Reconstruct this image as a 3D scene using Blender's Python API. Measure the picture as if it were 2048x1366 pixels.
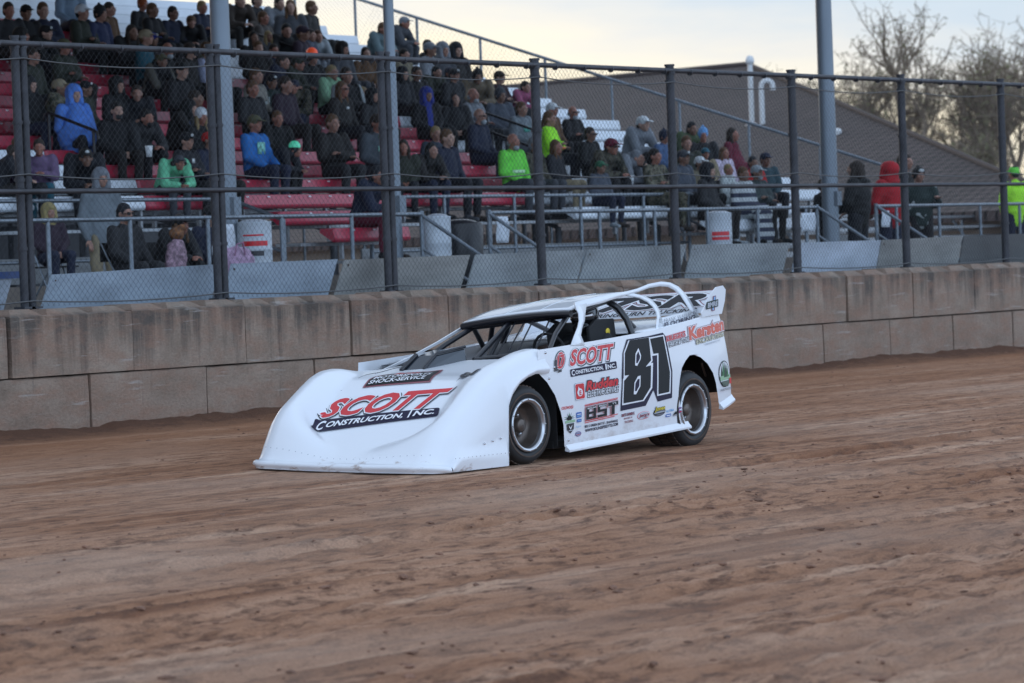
import bpy, bmesh, math, random
import numpy as np
from mathutils import Vector, Matrix, noise as mnoise
R_ = math.radians
scene = bpy.context.scene
for _o in list(bpy.data.objects): bpy.data.objects.remove(_o)
COL = scene.collection

# ------------------------------------------------------------------ camera
# X runs along the concrete wall (away to the right), Y across the track towards the stands, Z up.
cam_d = bpy.data.cameras.new('camera'); cam = bpy.data.objects.new('camera', cam_d); COL.objects.link(cam)
cam.matrix_world = Matrix(((0.56061999, 0.03805113, -0.82719849, 0), (-0.82724766, -0.01885898, -0.56152083, 0),
                           (-0.03696662, 0.99909782, 0.02090499, 0), (0, 0, 0, 1)))
cam_d.sensor_width = 36; cam_d.lens = 7500 / 2048 * 36; cam_d.clip_start = .5; cam_d.clip_end = 3000
cam_d.dof.use_dof = True; cam_d.dof.focus_distance = 32.2; cam_d.dof.aperture_fstop = 3.9
scene.camera = cam

# ------------------------------------------------------------------ sky, sun, exposure
SUN_EL, SUN_AZ = R_(13), R_(28)          # low sun behind thin cloud, over the right end of the stands
sd = Vector((math.sin(SUN_AZ) * math.cos(SUN_EL), math.cos(SUN_AZ) * math.cos(SUN_EL), math.sin(SUN_EL)))
W = bpy.data.worlds.new('World'); scene.world = W; W.use_nodes = True
nt = W.node_tree; nt.nodes.clear(); N = nt.nodes.new; Lk = nt.links.new
out = N('ShaderNodeOutputWorld'); bg = N('ShaderNodeBackground'); Lk(bg.outputs[0], out.inputs[0])
bg.inputs[1].default_value = 0.1
sky = N('ShaderNodeTexSky'); sky.sky_type = 'NISHITA'; sky.sun_disc = False
sky.sun_elevation = SUN_EL; sky.sun_rotation = SUN_AZ; sky.dust_density = 2.0
tc = N('ShaderNodeTexCoord')
sep = N('ShaderNodeSeparateXYZ'); Lk(tc.outputs['Generated'], sep.inputs[0])
mp = N('ShaderNodeMapping'); mp.inputs['Scale'].default_value = (7, 7, 34); Lk(tc.outputs['Generated'], mp.inputs[0])
nz = N('ShaderNodeTexNoise'); nz.inputs['Scale'].default_value = 1.3; nz.inputs['Detail'].default_value = 6; nz.inputs['Roughness'].default_value = .55
Lk(mp.outputs[0], nz.inputs['Vector'])
def mth(op, a, b=None, c=None):
    n = N('ShaderNodeMath'); n.operation = op
    for i, v in enumerate((a, b, c)):
        if v is None: continue
        if isinstance(v, (int, float)): n.inputs[i].default_value = v
        else: Lk(v, n.inputs[i])
    return n.outputs[0]
def ramp(fac, stops, interp='LINEAR'):
    n = N('ShaderNodeValToRGB'); n.color_ramp.interpolation = interp
    e = n.color_ramp.elements
    while len(e) < len(stops): e.new(.5)
    for el, (p, c) in zip(e, stops): el.position = p; el.color = (*c, 1)
    Lk(fac, n.inputs[0]); return n.outputs[0]
# elevation plus a slow tilt along the horizon, broken by cloud noise
side = mth('MULTIPLY', mth('SUBTRACT', sep.outputs[0], .83), .34)
el = mth('ADD', sep.outputs[2], side)
el = mth('ADD', el, mth('MULTIPLY', mth('SUBTRACT', nz.outputs['Fac'], .5), .045))
cl = ramp(mth('MULTIPLY', el, 4.0), [(0.0, (4.6, 3.7, 3.2)), (.08, (5.6, 4.1, 2.9)), (.14, (7.4, 6.4, 4.6)), (.21, (7.8, 7.4, 6.2)),
                                   (.265, (6.2, 6.4, 6.5)), (.31, (4.6, 5.6, 6.7)), (.38, (4.0, 5.2, 6.4)), (.75, (5.2, 6.2, 7.7))])
# warm sunset side; the opposite sky is blue, brightened low down to light the car
nrm = mth('ADD', mth('MULTIPLY', sep.outputs[0], math.sin(SUN_AZ)), mth('MULTIPLY', sep.outputs[1], math.cos(SUN_AZ)))
warm = N('ShaderNodeMapRange'); warm.inputs[1].default_value = -.3; warm.inputs[2].default_value = .55; warm.clamp = True; Lk(nrm, warm.inputs[0])
front = ramp(mth('MULTIPLY', sep.outputs[2], 1.0), [(0.0, (10.0, 13.2, 17.8)), (.30, (10.4, 13.6, 18.4)), (.65, (5.6, 6.9, 9.0)), (1.0, (5.0, 6.2, 8.2))])
mx0 = N('ShaderNodeMix'); mx0.data_type = 'RGBA'; Lk(front, mx0.inputs[6]); Lk(cl, mx0.inputs[7]); Lk(warm.outputs[0], mx0.inputs[0])
mx = N('ShaderNodeMix'); mx.data_type = 'RGBA'; mx.inputs[0].default_value = .92
Lk(sky.outputs[0], mx.inputs[6]); Lk(mx0.outputs[2], mx.inputs[7]); Lk(mx.outputs[2], bg.inputs[0])
sl = bpy.data.lights.new('sun', 'SUN'); so = bpy.data.objects.new('sun', sl); COL.objects.link(so)
sl.energy = .5; sl.angle = R_(20); sl.color = (1, .9, .78); so.rotation_euler = (-sd).to_track_quat('-Z', 'Y').to_euler()
scene.view_settings.view_transform = 'Standard'; scene.view_settings.look = 'None'
scene.view_settings.exposure = 0.43; scene.view_settings.gamma = 1

# ------------------------------------------------------------------ helpers
def tag(o, label=None, cat=None, group=None, kind=None):
    if label: o['label'] = label
    if cat: o['category'] = cat
    if group: o['group'] = group
    if kind: o['kind'] = kind
    return o
def empty(name, loc=(0, 0, 0), rz=0, parent=None):
    o = bpy.data.objects.new(name, None); COL.objects.link(o); o.empty_display_size = .2
    o.location = loc; o.rotation_euler = (0, 0, rz); o.parent = parent
    return o
class MB:
    def __init__(s): s.v = []; s.f = []; s.m = []; s.sm = []
    def add(s, vs, fs, mi=0, smooth=False):
        b = len(s.v); s.v += [tuple(v) for v in vs]
        for f in fs: s.f.append([b + i for i in f]); s.m.append(mi); s.sm.append(smooth)
        return s
    def box(s, a, b, mi=0):
        (x0, y0, z0), (x1, y1, z1) = a, b
        return s.add([(x0,y0,z0),(x1,y0,z0),(x1,y1,z0),(x0,y1,z0),(x0,y0,z1),(x1,y0,z1),(x1,y1,z1),(x0,y1,z1)],
                     [(0,3,2,1),(4,5,6,7),(0,1,5,4),(1,2,6,5),(2,3,7,6),(3,0,4,7)], mi)
    def tube(s, pts, r, n=8, mi=0, cap=True):
        P = [Vector(p) for p in pts]; rs = r if isinstance(r, (list, tuple)) else [r] * len(P)
        vs = []; fs = []; prev = None
        for i, p in enumerate(P):
            t = (P[min(i + 1, len(P) - 1)] - P[max(i - 1, 0)]).normalized()
            if prev is None:
                u = t.orthogonal().normalized()
            else:
                u = (prev - t * prev.dot(t)).normalized()
            prev = u; w = t.cross(u)
            for k in range(n):
                a = 2 * math.pi * k / n; vs.append(p + (u * math.cos(a) + w * math.sin(a)) * rs[i])
        for i in range(len(P) - 1):
            for k in range(n):
                fs.append((i*n+k, i*n+(k+1) % n, (i+1)*n+(k+1) % n, (i+1)*n+k))
        s.add(vs, fs, mi, n > 5)
        if cap:
            s.add(vs[:n], [tuple(range(n))[::-1]], mi); s.add(vs[-n:], [tuple(range(n))], mi)
        return s
    def lathe(s, prof, axis_o, axis_d, n=32, mi=0, smooth=True):
        # prof: list of (radius, distance along the axis)
        o = Vector(axis_o); d = Vector(axis_d).normalized(); u = d.orthogonal().normalized(); w = d.cross(u)
        vs = []; fs = []
        for r, t in prof:
            for k in range(n):
                a = 2 * math.pi * k / n; vs.append(o + d * t + (u * math.cos(a) + w * math.sin(a)) * r)
        for i in range(len(prof) - 1):
            for k in range(n): fs.append((i*n+k, i*n+(k+1) % n, (i+1)*n+(k+1) % n, (i+1)*n+k))
        return s.add(vs, fs, mi, smooth)
    def prism(s, poly, ext, mi=0):
        # poly: 3d polygon, ext: extrusion vector
        n = len(poly); e = Vector(ext); a = [Vector(p) for p in poly]; b = [p + e for p in a]
        return s.add(a + b, [tuple(range(n))[::-1], tuple(range(n, 2*n))] + [(i, (i+1) % n, n+(i+1) % n, n+i) for i in range(n)], mi)
    def mesh(s, name, mats):
        me = bpy.data.meshes.new(name); me.from_pydata(s.v, [], s.f)
        for m in (mats if isinstance(mats, (list, tuple)) else [mats]): me.materials.append(m)
        me.polygons.foreach_set('material_index', s.m); me.polygons.foreach_set('use_smooth', s.sm); me.update()
        return me
    def build(s, name, mats, parent=None, loc=None, bevel=0):
        o = bpy.data.objects.new(name, s.mesh(name, mats)); COL.objects.link(o); o.parent = parent
        if loc is not None: o.location = loc
        if bevel:
            b = o.modifiers.new('bevel', 'BEVEL'); b.width = bevel; b.segments = 2; b.limit_method = 'ANGLE'
        return o
def link_mesh(name, me, parent=None):
    o = bpy.data.objects.new(name, me); COL.objects.link(o); o.parent = parent; return o

# ------------------------------------------------------------------ materials
MATS = {}
def mat(name, col, rough=.7, metal=0, var=0, scale=8, stretch=(1, 1, 1), bump=0, coat=0, spec=.5, obj=False, bscale=None, emit=None):
    if name in MATS: return MATS[name]
    m = bpy.data.materials.new(name); m.use_nodes = True; t = m.node_tree; p = t.nodes['Principled BSDF']
    p.inputs['Base Color'].default_value = (*col, 1); p.inputs['Roughness'].default_value = rough; p.inputs['Metallic'].default_value = metal
    p.inputs['Coat Weight'].default_value = coat; p.inputs['Coat Roughness'].default_value = .05; p.inputs['Specular IOR Level'].default_value = spec
    if emit: p.inputs['Emission Color'].default_value = (*col, 1); p.inputs['Emission Strength'].default_value = emit
    if var or bump:
        g = t.nodes.new('ShaderNodeTexCoord'); mpn = t.nodes.new('ShaderNodeMapping'); mpn.inputs['Scale'].default_value = stretch
        t.links.new(g.outputs['Object'], mpn.inputs[0])
        n = t.nodes.new('ShaderNodeTexNoise'); n.inputs['Scale'].default_value = scale; n.inputs['Detail'].default_value = 7; n.inputs['Roughness'].default_value = .6
        t.links.new(mpn.outputs[0], n.inputs['Vector'])
        if var:
            r = t.nodes.new('ShaderNodeValToRGB'); r.color_ramp.elements[0].position = .3; r.color_ramp.elements[1].position = .7
            r.color_ramp.elements[0].color = (*[max(0, c * (1 - var)) for c in col], 1); r.color_ramp.elements[1].color = (*[min(1, c * (1 + var)) for c in col], 1)
            t.links.new(n.outputs['Fac'], r.inputs[0]); t.links.new(r.outputs[0], p.inputs['Base Color'])
        if bump:
            b = t.nodes.new('ShaderNodeBump'); b.inputs['Strength'].default_value = bump; b.inputs['Distance'].default_value = .02
            if bscale:
                n2 = t.nodes.new('ShaderNodeTexNoise'); n2.inputs['Scale'].default_value = bscale; n2.inputs['Detail'].default_value = 5
                t.links.new(mpn.outputs[0], n2.inputs['Vector']); t.links.new(n2.outputs['Fac'], b.inputs['Height'])
            else: t.links.new(n.outputs['Fac'], b.inputs['Height'])
            t.links.new(b.outputs[0], p.inputs['Normal'])
    MATS[name] = m; return m
class NT:
    """small helper for node materials"""
    def __init__(s, name):
        s.m = bpy.data.materials.new(name); s.m.use_nodes = True; s.t = s.m.node_tree; s.p = s.t.nodes['Principled BSDF']; MATS[name] = s.m
    def n(s, typ, **kw):
        n = s.t.nodes.new(typ)
        for k, v in kw.items():
            if k in n.inputs: n.inputs[k].default_value = v
            else: setattr(n, k, v)
        return n
    def l(s, a, b): s.t.links.new(a, b)
    def noise(s, vec, scale, detail=6, rough=.6):
        n = s.n('ShaderNodeTexNoise', Scale=scale, Detail=detail, Roughness=rough); s.l(vec, n.inputs['Vector']); return n.outputs['Fac']
    def pos(s, stretch=(1, 1, 1)):
        g = s.n('ShaderNodeNewGeometry'); mpn = s.n('ShaderNodeMapping'); mpn.inputs['Scale'].default_value = stretch; s.l(g.outputs['Position'], mpn.inputs[0]); return mpn.outputs[0]
    def ramp(s, fac, stops, interp='LINEAR'):
        n = s.n('ShaderNodeValToRGB'); n.color_ramp.interpolation = interp; e = n.color_ramp.elements
        while len(e) < len(stops): e.new(.5)
        for el_, (p, c) in zip(e, stops): el_.position = p; el_.color = (*((c, c, c) if isinstance(c, (int, float)) else c), 1)
        s.l(fac, n.inputs[0]); return n.outputs[0]
    def mix(s, fac, a, b, mode='MIX'):
        n = s.n('ShaderNodeMix', data_type='RGBA', blend_type=mode)
        for i, v in ((0, fac), (6, a), (7, b)):
            if isinstance(v, (int, float)): n.inputs[i].default_value = v
            elif isinstance(v, tuple): n.inputs[i].default_value = (*v, 1)
            else: s.l(v, n.inputs[i])
        return n.outputs[2]
    def math(s, op, a, b=0):
        n = s.n('ShaderNodeMath', operation=op)
        for i, v in enumerate((a, b)):
            if isinstance(v, (int, float)): n.inputs[i].default_value = v
            else: s.l(v, n.inputs[i])
        return n.outputs[0]
    def bump(s, h, strength, dist=.02):
        b = s.n('ShaderNodeBump', Strength=strength, Distance=dist); s.l(h, b.inputs['Height']); s.l(b.outputs[0], s.p.inputs['Normal'])

# shared surface levels
YWALL = 24.377
def gz(y): return -1.53 - .025 * (YWALL - y)     # banked dirt track
def rowY(k): return 31 + .70 * (k - 2)
def rowZ(k): return 1.04 + (.23 if k >= 2 else .248) * (k - 2)
DECK = -.40                                     # walkway in front of the stands
rnd = random.Random(7)
# ================================================================== THE SETTING
# ---- dirt
def dirt_material():
    k = NT('track_dirt'); P = k.pos()
    streak = k.noise(k.pos((.22, 2.6, 1)), 1.0, 6, .62)          # bands left by tyres, along the track
    fine = k.noise(k.pos((1.6, 5, 3)), 2.2, 8, .7)
    patch = k.noise(k.pos((.25, .6, 1)), .8, 4, .5)
    c = k.ramp(streak, [(.36, (0.252, 0.112, 0.058)), (.46, (0.378, 0.188, 0.104)), (.56, (0.452, 0.242, 0.144)), (.68, (0.609, 0.385, 0.257))])
    c = k.mix(k.ramp(fine, [(.36, 1.0), (.52, 0.0)]), c, (0.142, 0.068, 0.041))
    c = k.mix(k.math('MULTIPLY', k.ramp(patch, [(.45, 0.0), (.7, 1.0)]), .55), c, (0.493, 0.335, 0.243))
    # more orange dirt near the wall, darker still along its foot
    sx = k.n('ShaderNodeSeparateXYZ'); k.l(P, sx.inputs[0])
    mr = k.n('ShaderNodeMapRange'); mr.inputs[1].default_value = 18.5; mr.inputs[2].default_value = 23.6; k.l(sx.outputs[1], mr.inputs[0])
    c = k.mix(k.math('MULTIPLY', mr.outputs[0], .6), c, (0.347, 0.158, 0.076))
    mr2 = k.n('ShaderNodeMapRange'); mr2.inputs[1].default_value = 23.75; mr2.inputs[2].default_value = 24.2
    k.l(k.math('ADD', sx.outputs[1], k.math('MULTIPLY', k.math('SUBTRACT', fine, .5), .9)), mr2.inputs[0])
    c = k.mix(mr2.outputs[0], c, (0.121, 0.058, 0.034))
    grain = k.noise(k.pos((14, 26, 20)), 3, 5, .7)
    c = k.mix(.55, c, k.ramp(grain, [(.3, .50), (.7, 1.38)]), 'MULTIPLY')
    k.l(c, k.p.inputs['Base Color']); k.p.inputs['Roughness'].default_value = .92; k.p.inputs['Specular IOR Level'].default_value = .25
    h = k.math('ADD', k.math('MULTIPLY', fine, 1.0), k.math('MULTIPLY', grain, .5))
    k.bump(h, .9, .04); return k.m
dirt = dirt_material()
def fbm_grid(nx, ny, cx, cy, octaves, seed, gain=.5):
    """value noise on a grid, cx, cy: cells of the first octave"""
    rs = np.random.RandomState(seed); out_ = np.zeros((ny, nx)); a = 1; tot = 0
    for o in range(octaves):
        gx, gy = int(cx * 2**o) + 2, int(cy * 2**o) + 2
        g = rs.rand(gy + 1, gx + 1)
        X = np.linspace(0, gx - 1.001, nx); Y = np.linspace(0, gy - 1.001, ny)
        xi = X.astype(int); yi = Y.astype(int); fx = X - xi; fy = Y - yi
        fx = fx * fx * (3 - 2 * fx); fy = (fy * fy * (3 - 2 * fy))[:, None]
        v = (g[np.ix_(yi, xi)] * (1 - fx) + g[np.ix_(yi, xi + 1)] * fx) * (1 - fy) + (g[np.ix_(yi + 1, xi)] * (1 - fx) + g[np.ix_(yi + 1, xi + 1)] * fx) * fy
        out_ += a * v; tot += a; a *= gain
    return out_ / tot
def grid_mesh(name, xs, ys, Z, m, smooth=True):
    nx, ny = len(xs), len(ys); XX, YY = np.meshgrid(xs, ys)
    co = np.stack([XX, YY, Z], -1).reshape(-1, 3).astype(np.float32)
    i = np.arange(nx * ny).reshape(ny, nx); q = np.stack([i[:-1, :-1], i[:-1, 1:], i[1:, 1:], i[1:, :-1]], -1).reshape(-1, 4)
    me = bpy.data.meshes.new(name); me.vertices.add(len(co)); me.vertices.foreach_set('co', co.ravel())
    me.loops.add(q.size); me.loops.foreach_set('vertex_index', q.ravel().astype(np.int32))
    me.polygons.add(len(q)); me.polygons.foreach_set('loop_start', np.arange(0, q.size, 4, dtype=np.int32))
    me.polygons.foreach_set('use_smooth', np.full(len(q), smooth)); me.update(); me.validate(); me.materials.append(m)
    return link_mesh(name, me)
gxs = np.array([-700, -300, -100, -40, 0, 40, 80, 140, 250, 500, 1000.]); gys = np.array([-600, -200, -60, -20, 0, 12, 24.2, 24.7, 40, 80, 160, 400, 1000.])
GZ = np.array([[gz(max(y, -12)) - .10 if y < 24.5 else -1.56 for x in gxs] for y in gys])
tag(grid_mesh('ground', gxs, gys, GZ, mat('ground_earth', (.16, .11, .08), .95, var=.3, scale=.6, bump=.3)), kind='structure')
xs = np.arange(5, 62, .055); ys = np.concatenate([np.arange(3.5, 24.3, .05), [24.33, 24.375]])
nx, ny = len(xs), len(ys)
Yc = ys[:, None]
rough = np.clip((17.2 - Yc) / 3.0, 0, 1)                                   # churned dirt on the inside of the track
ruts = fbm_grid(nx, ny, 9, 60, 3, 3) - .5
gro = np.zeros((ny, nx)); rg = np.random.RandomState(31)
for _ in range(26):                                                        # grooves pressed in by passing tyres
    y0 = rg.uniform(8, 23.3); sl_ = rg.uniform(-.035, .035); cu_ = rg.uniform(-.0012, .0012); wd_ = rg.uniform(.10, .20); dp_ = rg.uniform(.006, .020) * (1.7 if y0 < 16 else .35)
    yy = y0 + sl_ * (xs[None, :] - 30) + cu_ * (xs[None, :] - 30) ** 2; u_ = (Yc - yy) / wd_
    gro += dp_ * (.7 * np.exp(-((np.abs(u_) - 1.25) / .45) ** 2) - np.exp(-u_ ** 4)) * np.clip(1.2 + 2.5 * np.sin(xs[None, :] * .13 + y0 * 7), 0, 1)
band = np.clip(fbm_grid(nx, ny, 6, 16, 3, 9) * 2.4 - .75, 0, 1)
clod = fbm_grid(nx, ny, 190, 130, 4, 5, .62) - .5
berm = np.clip((Yc - 23.95 - .25 * (fbm_grid(nx, ny, 40, 3, 4, 18) - .5)) / .37, 0, 1) ** 1.5 * (.01 + .13 * fbm_grid(nx, ny, 70, 4, 5, 12, .6))
TZ = gz(Yc) + gro + ruts * (.010 + .045 * rough) + clod * (.012 + .10 * rough * band + .012 * band) + berm + xs[None, :] * 0
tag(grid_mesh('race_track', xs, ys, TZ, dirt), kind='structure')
def track_h(x, y):
    j = min(max(int(np.searchsorted(xs, x)), 0), nx - 1); i = min(max(int(np.searchsorted(ys, y)), 0), ny - 1); return float(TZ[i, j])
# loose clods lying on the track
cm = MB(); rc = random.Random(4); proto_c = []
bmc = bmesh.new(); bmesh.ops.create_icosphere(bmc, subdivisions=1, radius=1); cv = [v.co.copy() for v in bmc.verts]; cf = [[v.index for v in f.verts] for f in bmc.faces]; bmc.free()
for i in range(6500):
    while True:
        y = rc.uniform(5.5, 24.2); x = rc.uniform(8, 52)
        d = (.12 if y < 17 else .035) + (.9 if y > 24.0 else 0)
        if mnoise.noise((x * .25, y * 1.3, 0)) > .18: d += .45 if y < 17.5 else .06
        if rc.random() < d: break
    s = rc.lognormvariate(-4.5, .5) * (1.0 if y < 17 else .6); s = min(s, .034)
    ang = rc.uniform(0, 6.28); ca, sa = math.cos(ang), math.sin(ang); sx_, sy_, sz_ = s * rc.uniform(.9, 2.0), s * rc.uniform(.7, 1.2), s * rc.uniform(.35, .6)
    z = track_h(x, y) + sz_ * .1
    vs = []
    for v in cv:
        j = rc.uniform(.75, 1.25); vx, vy = v.x * sx_ * j, v.y * sy_ * j
        vs.append((x + vx * ca - vy * sa, y + vx * sa + vy * ca, z + v.z * sz_ * j))
    cm.add(vs, cf, 0)
tag(cm.build('dirt_clods', mat('clod_dirt', (.20, .105, .068), .95, var=.45, scale=1.5)), kind='stuff')

# ---- concrete block wall
def concrete_material():
    k = NT('wall_concrete'); P = k.pos(); sx = k.n('ShaderNodeSeparateXYZ'); k.l(P, sx.inputs[0]); z = sx.outputs[2]
    base = k.noise(k.pos((.8, 1, 1.3)), 2.0, 8, .65)
    c = k.ramp(base, [(.28, (.185, .136, .100)), (.5, (.262, .198, .150)), (.72, (.33, .256, .197))])
    runs = k.noise(k.pos((2.0, .3, .14)), 2.2, 7, .68)                     # black rain streaks from the top edge
    m_ = k.n('ShaderNodeMapRange'); m_.inputs[1].default_value = -.98; m_.inputs[2].default_value = -.30; k.l(z, m_.inputs[0])
    grime = k.math('MULTIPLY', k.ramp(k.math('ADD', runs, k.math('MULTIPLY', m_.outputs[0], .26)), [(.60, 0.0), (.76, 1.0)]), .78)
    m3 = k.n('ShaderNodeMapRange'); m3.inputs[1].default_value = -.345; m3.inputs[2].default_value = -.315; m3.inputs[3].default_value = 1; m3.inputs[4].default_value = .3; k.l(z, m3.inputs[0]); grime = k.math('MULTIPLY', grime, m3.outputs[0])
    c = k.mix(grime, c, (.048, .043, .039))
    m2 = k.n('ShaderNodeMapRange'); m2.inputs[1].default_value = -1.0; m2.inputs[2].default_value = -1.5; k.l(z, m2.inputs[0])
    sp = k.noise(k.pos((1.2, 1, 3)), 2.4, 6, .6)
    c = k.mix(k.math('MULTIPLY', k.math('ADD', k.math('MULTIPLY', m2.outputs[0], .35), k.ramp(sp, [(.42, 0.0), (.66, .75)])), .8), c, (.27, .155, .105))  # thrown red dirt
    sc = k.noise(k.pos((.55, 1, 7)), 2.1, 7, .66)                           # pale tyre and bumper scuffs
    c = k.mix(k.math('MULTIPLY', k.ramp(sc, [(.61, 0.0), (.68, 1.0)]), .6), c, (.38, .345, .31))
    pit = k.noise(k.pos((9, 9, 16)), 3, 5, .7); c = k.mix(.5, c, k.ramp(pit, [(.3, .6), (.7, 1.3)]), 'MULTIPLY')
    k.l(c, k.p.inputs['Base Color']); k.p.inputs['Roughness'].default_value = .9
    k.bump(k.math('ADD', pit, k.math('MULTIPLY', base, 1.4)), .55, .02); return k.m
conc = concrete_material()
wall = empty('concrete_wall', (38, YWALL, -1.53))
tag(wall, 'stained track wall of two courses of big concrete blocks behind the race car', 'wall')
rw = random.Random(21); BL = 1.85
def wall_block(x0, z0, z1, top):
    b = MB(); dy = rw.uniform(-.008, .008); y0, y1 = YWALL + dy, YWALL + .61
    g = .014; xa, xb = x0 + g, x0 + BL - g
    prof = [(y0, z0), (y0, z1), (y1, z1), (y1, z0)]
    nseg = 26; r = rw.random() * 99
    rings = []
    for i in range(nseg + 1):
        x = xa + (xb - xa) * i / nseg
        j = lambda q: mnoise.noise((x * 2.1 + r, q * 3.3, r)) * .008 + mnoise.noise((x * 9 + r, q * 3.3, r)) * .006
        rings.append([(x, y0 + j(1) + (.012 if i in (0, nseg) else 0), z0), (x, y0 + j(2) + (.010 if i in (0, nseg) else 0), z0 + (z1 - z0) * .5), (x, y0 + j(3) + (.012 if i in (0, nseg) else 0), z1 - .012 + j(7)),
                      (x, y0 + .03 + j(4), z1 + j(5) * .5), (x, y1, z1), (x, y1, z0)])
    vs = [p for rg in rings for p in rg]; fs = []
    for i in range(nseg):
        for q in range(6): fs.append((i*6+q, (i+1)*6+q, (i+1)*6+(q+1) % 6, i*6+(q+1) % 6))
    fs += [tuple(range(6)), tuple(range(nseg*6, nseg*6+6))[::-1]]
    b.add(vs, fs, 0)
    if top:   # cast keys along the top with gaps between them
        cuts = [xa, xa + BL * .30 + rw.uniform(-.05, .05), xa + BL * .64 + rw.uniform(-.05, .05), xb]
        for i in range(3):
            a, c = cuts[i] + .035, cuts[i + 1] - .035; hh = .066 + rw.uniform(-.012, .008)
            b.add([(a, y0 + .045, z1 - .004), (c, y0 + .045, z1 - .004), (c, y1 - .05, z1 - .004), (a, y1 - .05, z1 - .004),
                   (a + .09, y0 + .14, z1 + hh), (c - .09, y0 + .14, z1 + hh), (c - .09, y1 - .14, z1 + hh), (a + .09, y1 - .14, z1 + hh)],
                  [(0, 1, 5, 4), (1, 2, 6, 5), (2, 3, 7, 6), (3, 0, 4, 7), (4, 5, 6, 7)], 0)
    o = b.build('concrete_block', conc, wall); o.location = (-38, -YWALL, 1.53)
for i in range(-4, 18):
    wall_block(27.27 + BL * i + rw.uniform(-.02, .02), -.940 + rw.uniform(-.003, .004), -.335 + rw.uniform(-.012, .012), True)
    wall_block(28.44 + BL * i - BL, -1.60, -.953 + rw.uniform(-.005, .004), False)

# ---- sheets of board leaning along the back of the wall
def board(xt0, xt1, zt0, zt1, shift, m, label):
    b = MB(); yt, yb = 25.05, 25.20
    n = 8; fr = []; bk = []
    for i in range(n + 1):
        t = i / n; xt = xt0 + (xt1 - xt0) * t; zt = zt0 + (zt1 - zt0) * t; w = .012 * math.sin(t * 7 + xt0)
        fr.append(((xt, yt + w, zt), (xt - shift, yb + w, -.55))); bk.append(((xt, yt + w + .018, zt), (xt - shift, yb + w + .018, -.55)))
    vs = [p for a in fr for p in a] + [p for a in bk for p in a]; o = 2 * (n + 1); fs = []
    for i in range(n):
        a = 2 * i; fs += [(a, a + 1, a + 3, a + 2), (o + a, o + a + 2, o + a + 3, o + a + 1), (a, a + 2, o + a + 2, o + a)]
    fs += [(0, o, o + 1, 1), (2*n, 2*n + 1, o + 2*n + 1, o + 2*n)]
    b.add(vs, fs, 0); ob = b.build('barrier_board', m)
    for t in (.03, .5, .97):
        for d_ in (.06, .30):
            sc_b = MB(); sc_b.lathe([(.013, 0), (.011, .006), (.001, .007)], (xt0 + (xt1 - xt0) * t - shift * d_ / .62, yt + .15 * d_ / .62 - .003, zt0 + (zt1 - zt0) * t - d_), (0, -1, .2), 8)
            sc_b.build('screw', mat('rusty_screw', (.06, .035, .022), .7), ob); tag(ob, label, 'board', 'boards leaning behind the track wall'); return ob
def board_mat(n, c): return mat(n, c, .6, var=.24, scale=1.7, stretch=(.7, 1, 2.2), bump=.2, bscale=14)
bm_blue = board_mat('board_blue_grey', (.275, .335, .395)); bm_grey = board_mat('board_grey', (.285, .315, .325)); bm_tan = board_mat('board_tan_grey', (.27, .275, .262))
bm_pale = board_mat('board_pale', (.40, .46, .53)); bm_dark = board_mat('board_dark', (.115, .12, .12))
board(25.2, 28.10, .00, .02, .10, bm_pale, 'pale board behind the leftmost fence post with a blue strip along its top')
board(28.69, 31.42, .055, .105, .16, bm_blue, 'longest blue grey board, between the two leftmost fence posts')
board(31.62, 33.52, .105, .115, .14, bm_blue, 'blue grey board right of the thick left pole')
board(33.66, 36.10, .105, .115, .16, bm_tan, 'tan grey board behind the third fence post, left of the dark bin')
board(36.20, 38.56, .115, .13, .15, bm_grey, 'plain grey board behind the fence post above the nose of the white car')
board(38.64, 40.98, .13, .16, .15, bm_grey, 'grey board above the roof of the race car')
board(41.10, 43.58, .15, .135, .12, bm_grey, 'grey board right of the post above the tail of the race car')
board(43.80, 46.15, .13, .13, .02, bm_pale, 'palest bluish board, in front of the dark clothed people standing')
board(46.18, 48.60, .13, .15, .01, bm_tan, 'tan board in front of the person in the red hoodie')
board(48.63, 51.6, .15, .16, .01, bm_dark, 'dark board at the right edge of the picture')
sb = MB(); sb.box((25.2, 25.03, .03), (28.35, 25.06, .10)); sb.box((28.25, 25.04, -.5), (28.38, 25.07, .028)); sb.build('edge_strip', mat('blue_strip', (.015, .05, .17), .5), bpy.data.objects['barrier_board'])

# ---- catch fence on top of the wall
steel_d = mat('fence_steel', (.050, .051, .058), .55, .4, var=.35, scale=6, bump=.05)
galv = mat('galvanised_steel', (.20, .23, .26), .45, .7, var=.2, scale=9)
FY = 24.79
fence = empty('catch_fence', (28.05, FY, -.27)); tag(fence, 'tall dark chain link catch fence with steel posts on top of the track wall', 'fence')
def frel(o): o.location = (-28.05, -FY, .27); return o
for i in range(-2, 11):
    x = 28.03 + 3.06 * i; dbl = i in (0, 1, 2)
    for dx in ((-.055, .055) if dbl else (0,)):
        p = MB(); r = .044 if dbl else .056
        p.tube([(x + dx, FY, -.30), (x + dx, FY, 2.40)], r, 10); p.tube([(x + dx, FY, 2.40), (x + dx, FY, 2.425)], r * 1.15, 10)
        p.box((x + dx - .08, FY - .07, -.275), (x + dx + .08, FY + .07, -.255))
        for zc in (2.30, 2.19, 1.55, .98, .30): p.tube([(x + dx, FY, zc), (x + dx, FY, zc + .035)], r * 1.22, 10)
        frel(p.build('post', steel_d, fence))
b = MB(); b.tube([(18, FY - .03, 2.345), (60, FY - .03, 2.345)], .031, 8)
for i in range(70): b.tube([(19 + .62 * i, FY - .03, 2.33), (19 + .62 * i + .02, FY - .03, 2.33)], .041, 8)
frel(b.build('top_rail', steel_d, fence))
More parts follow.
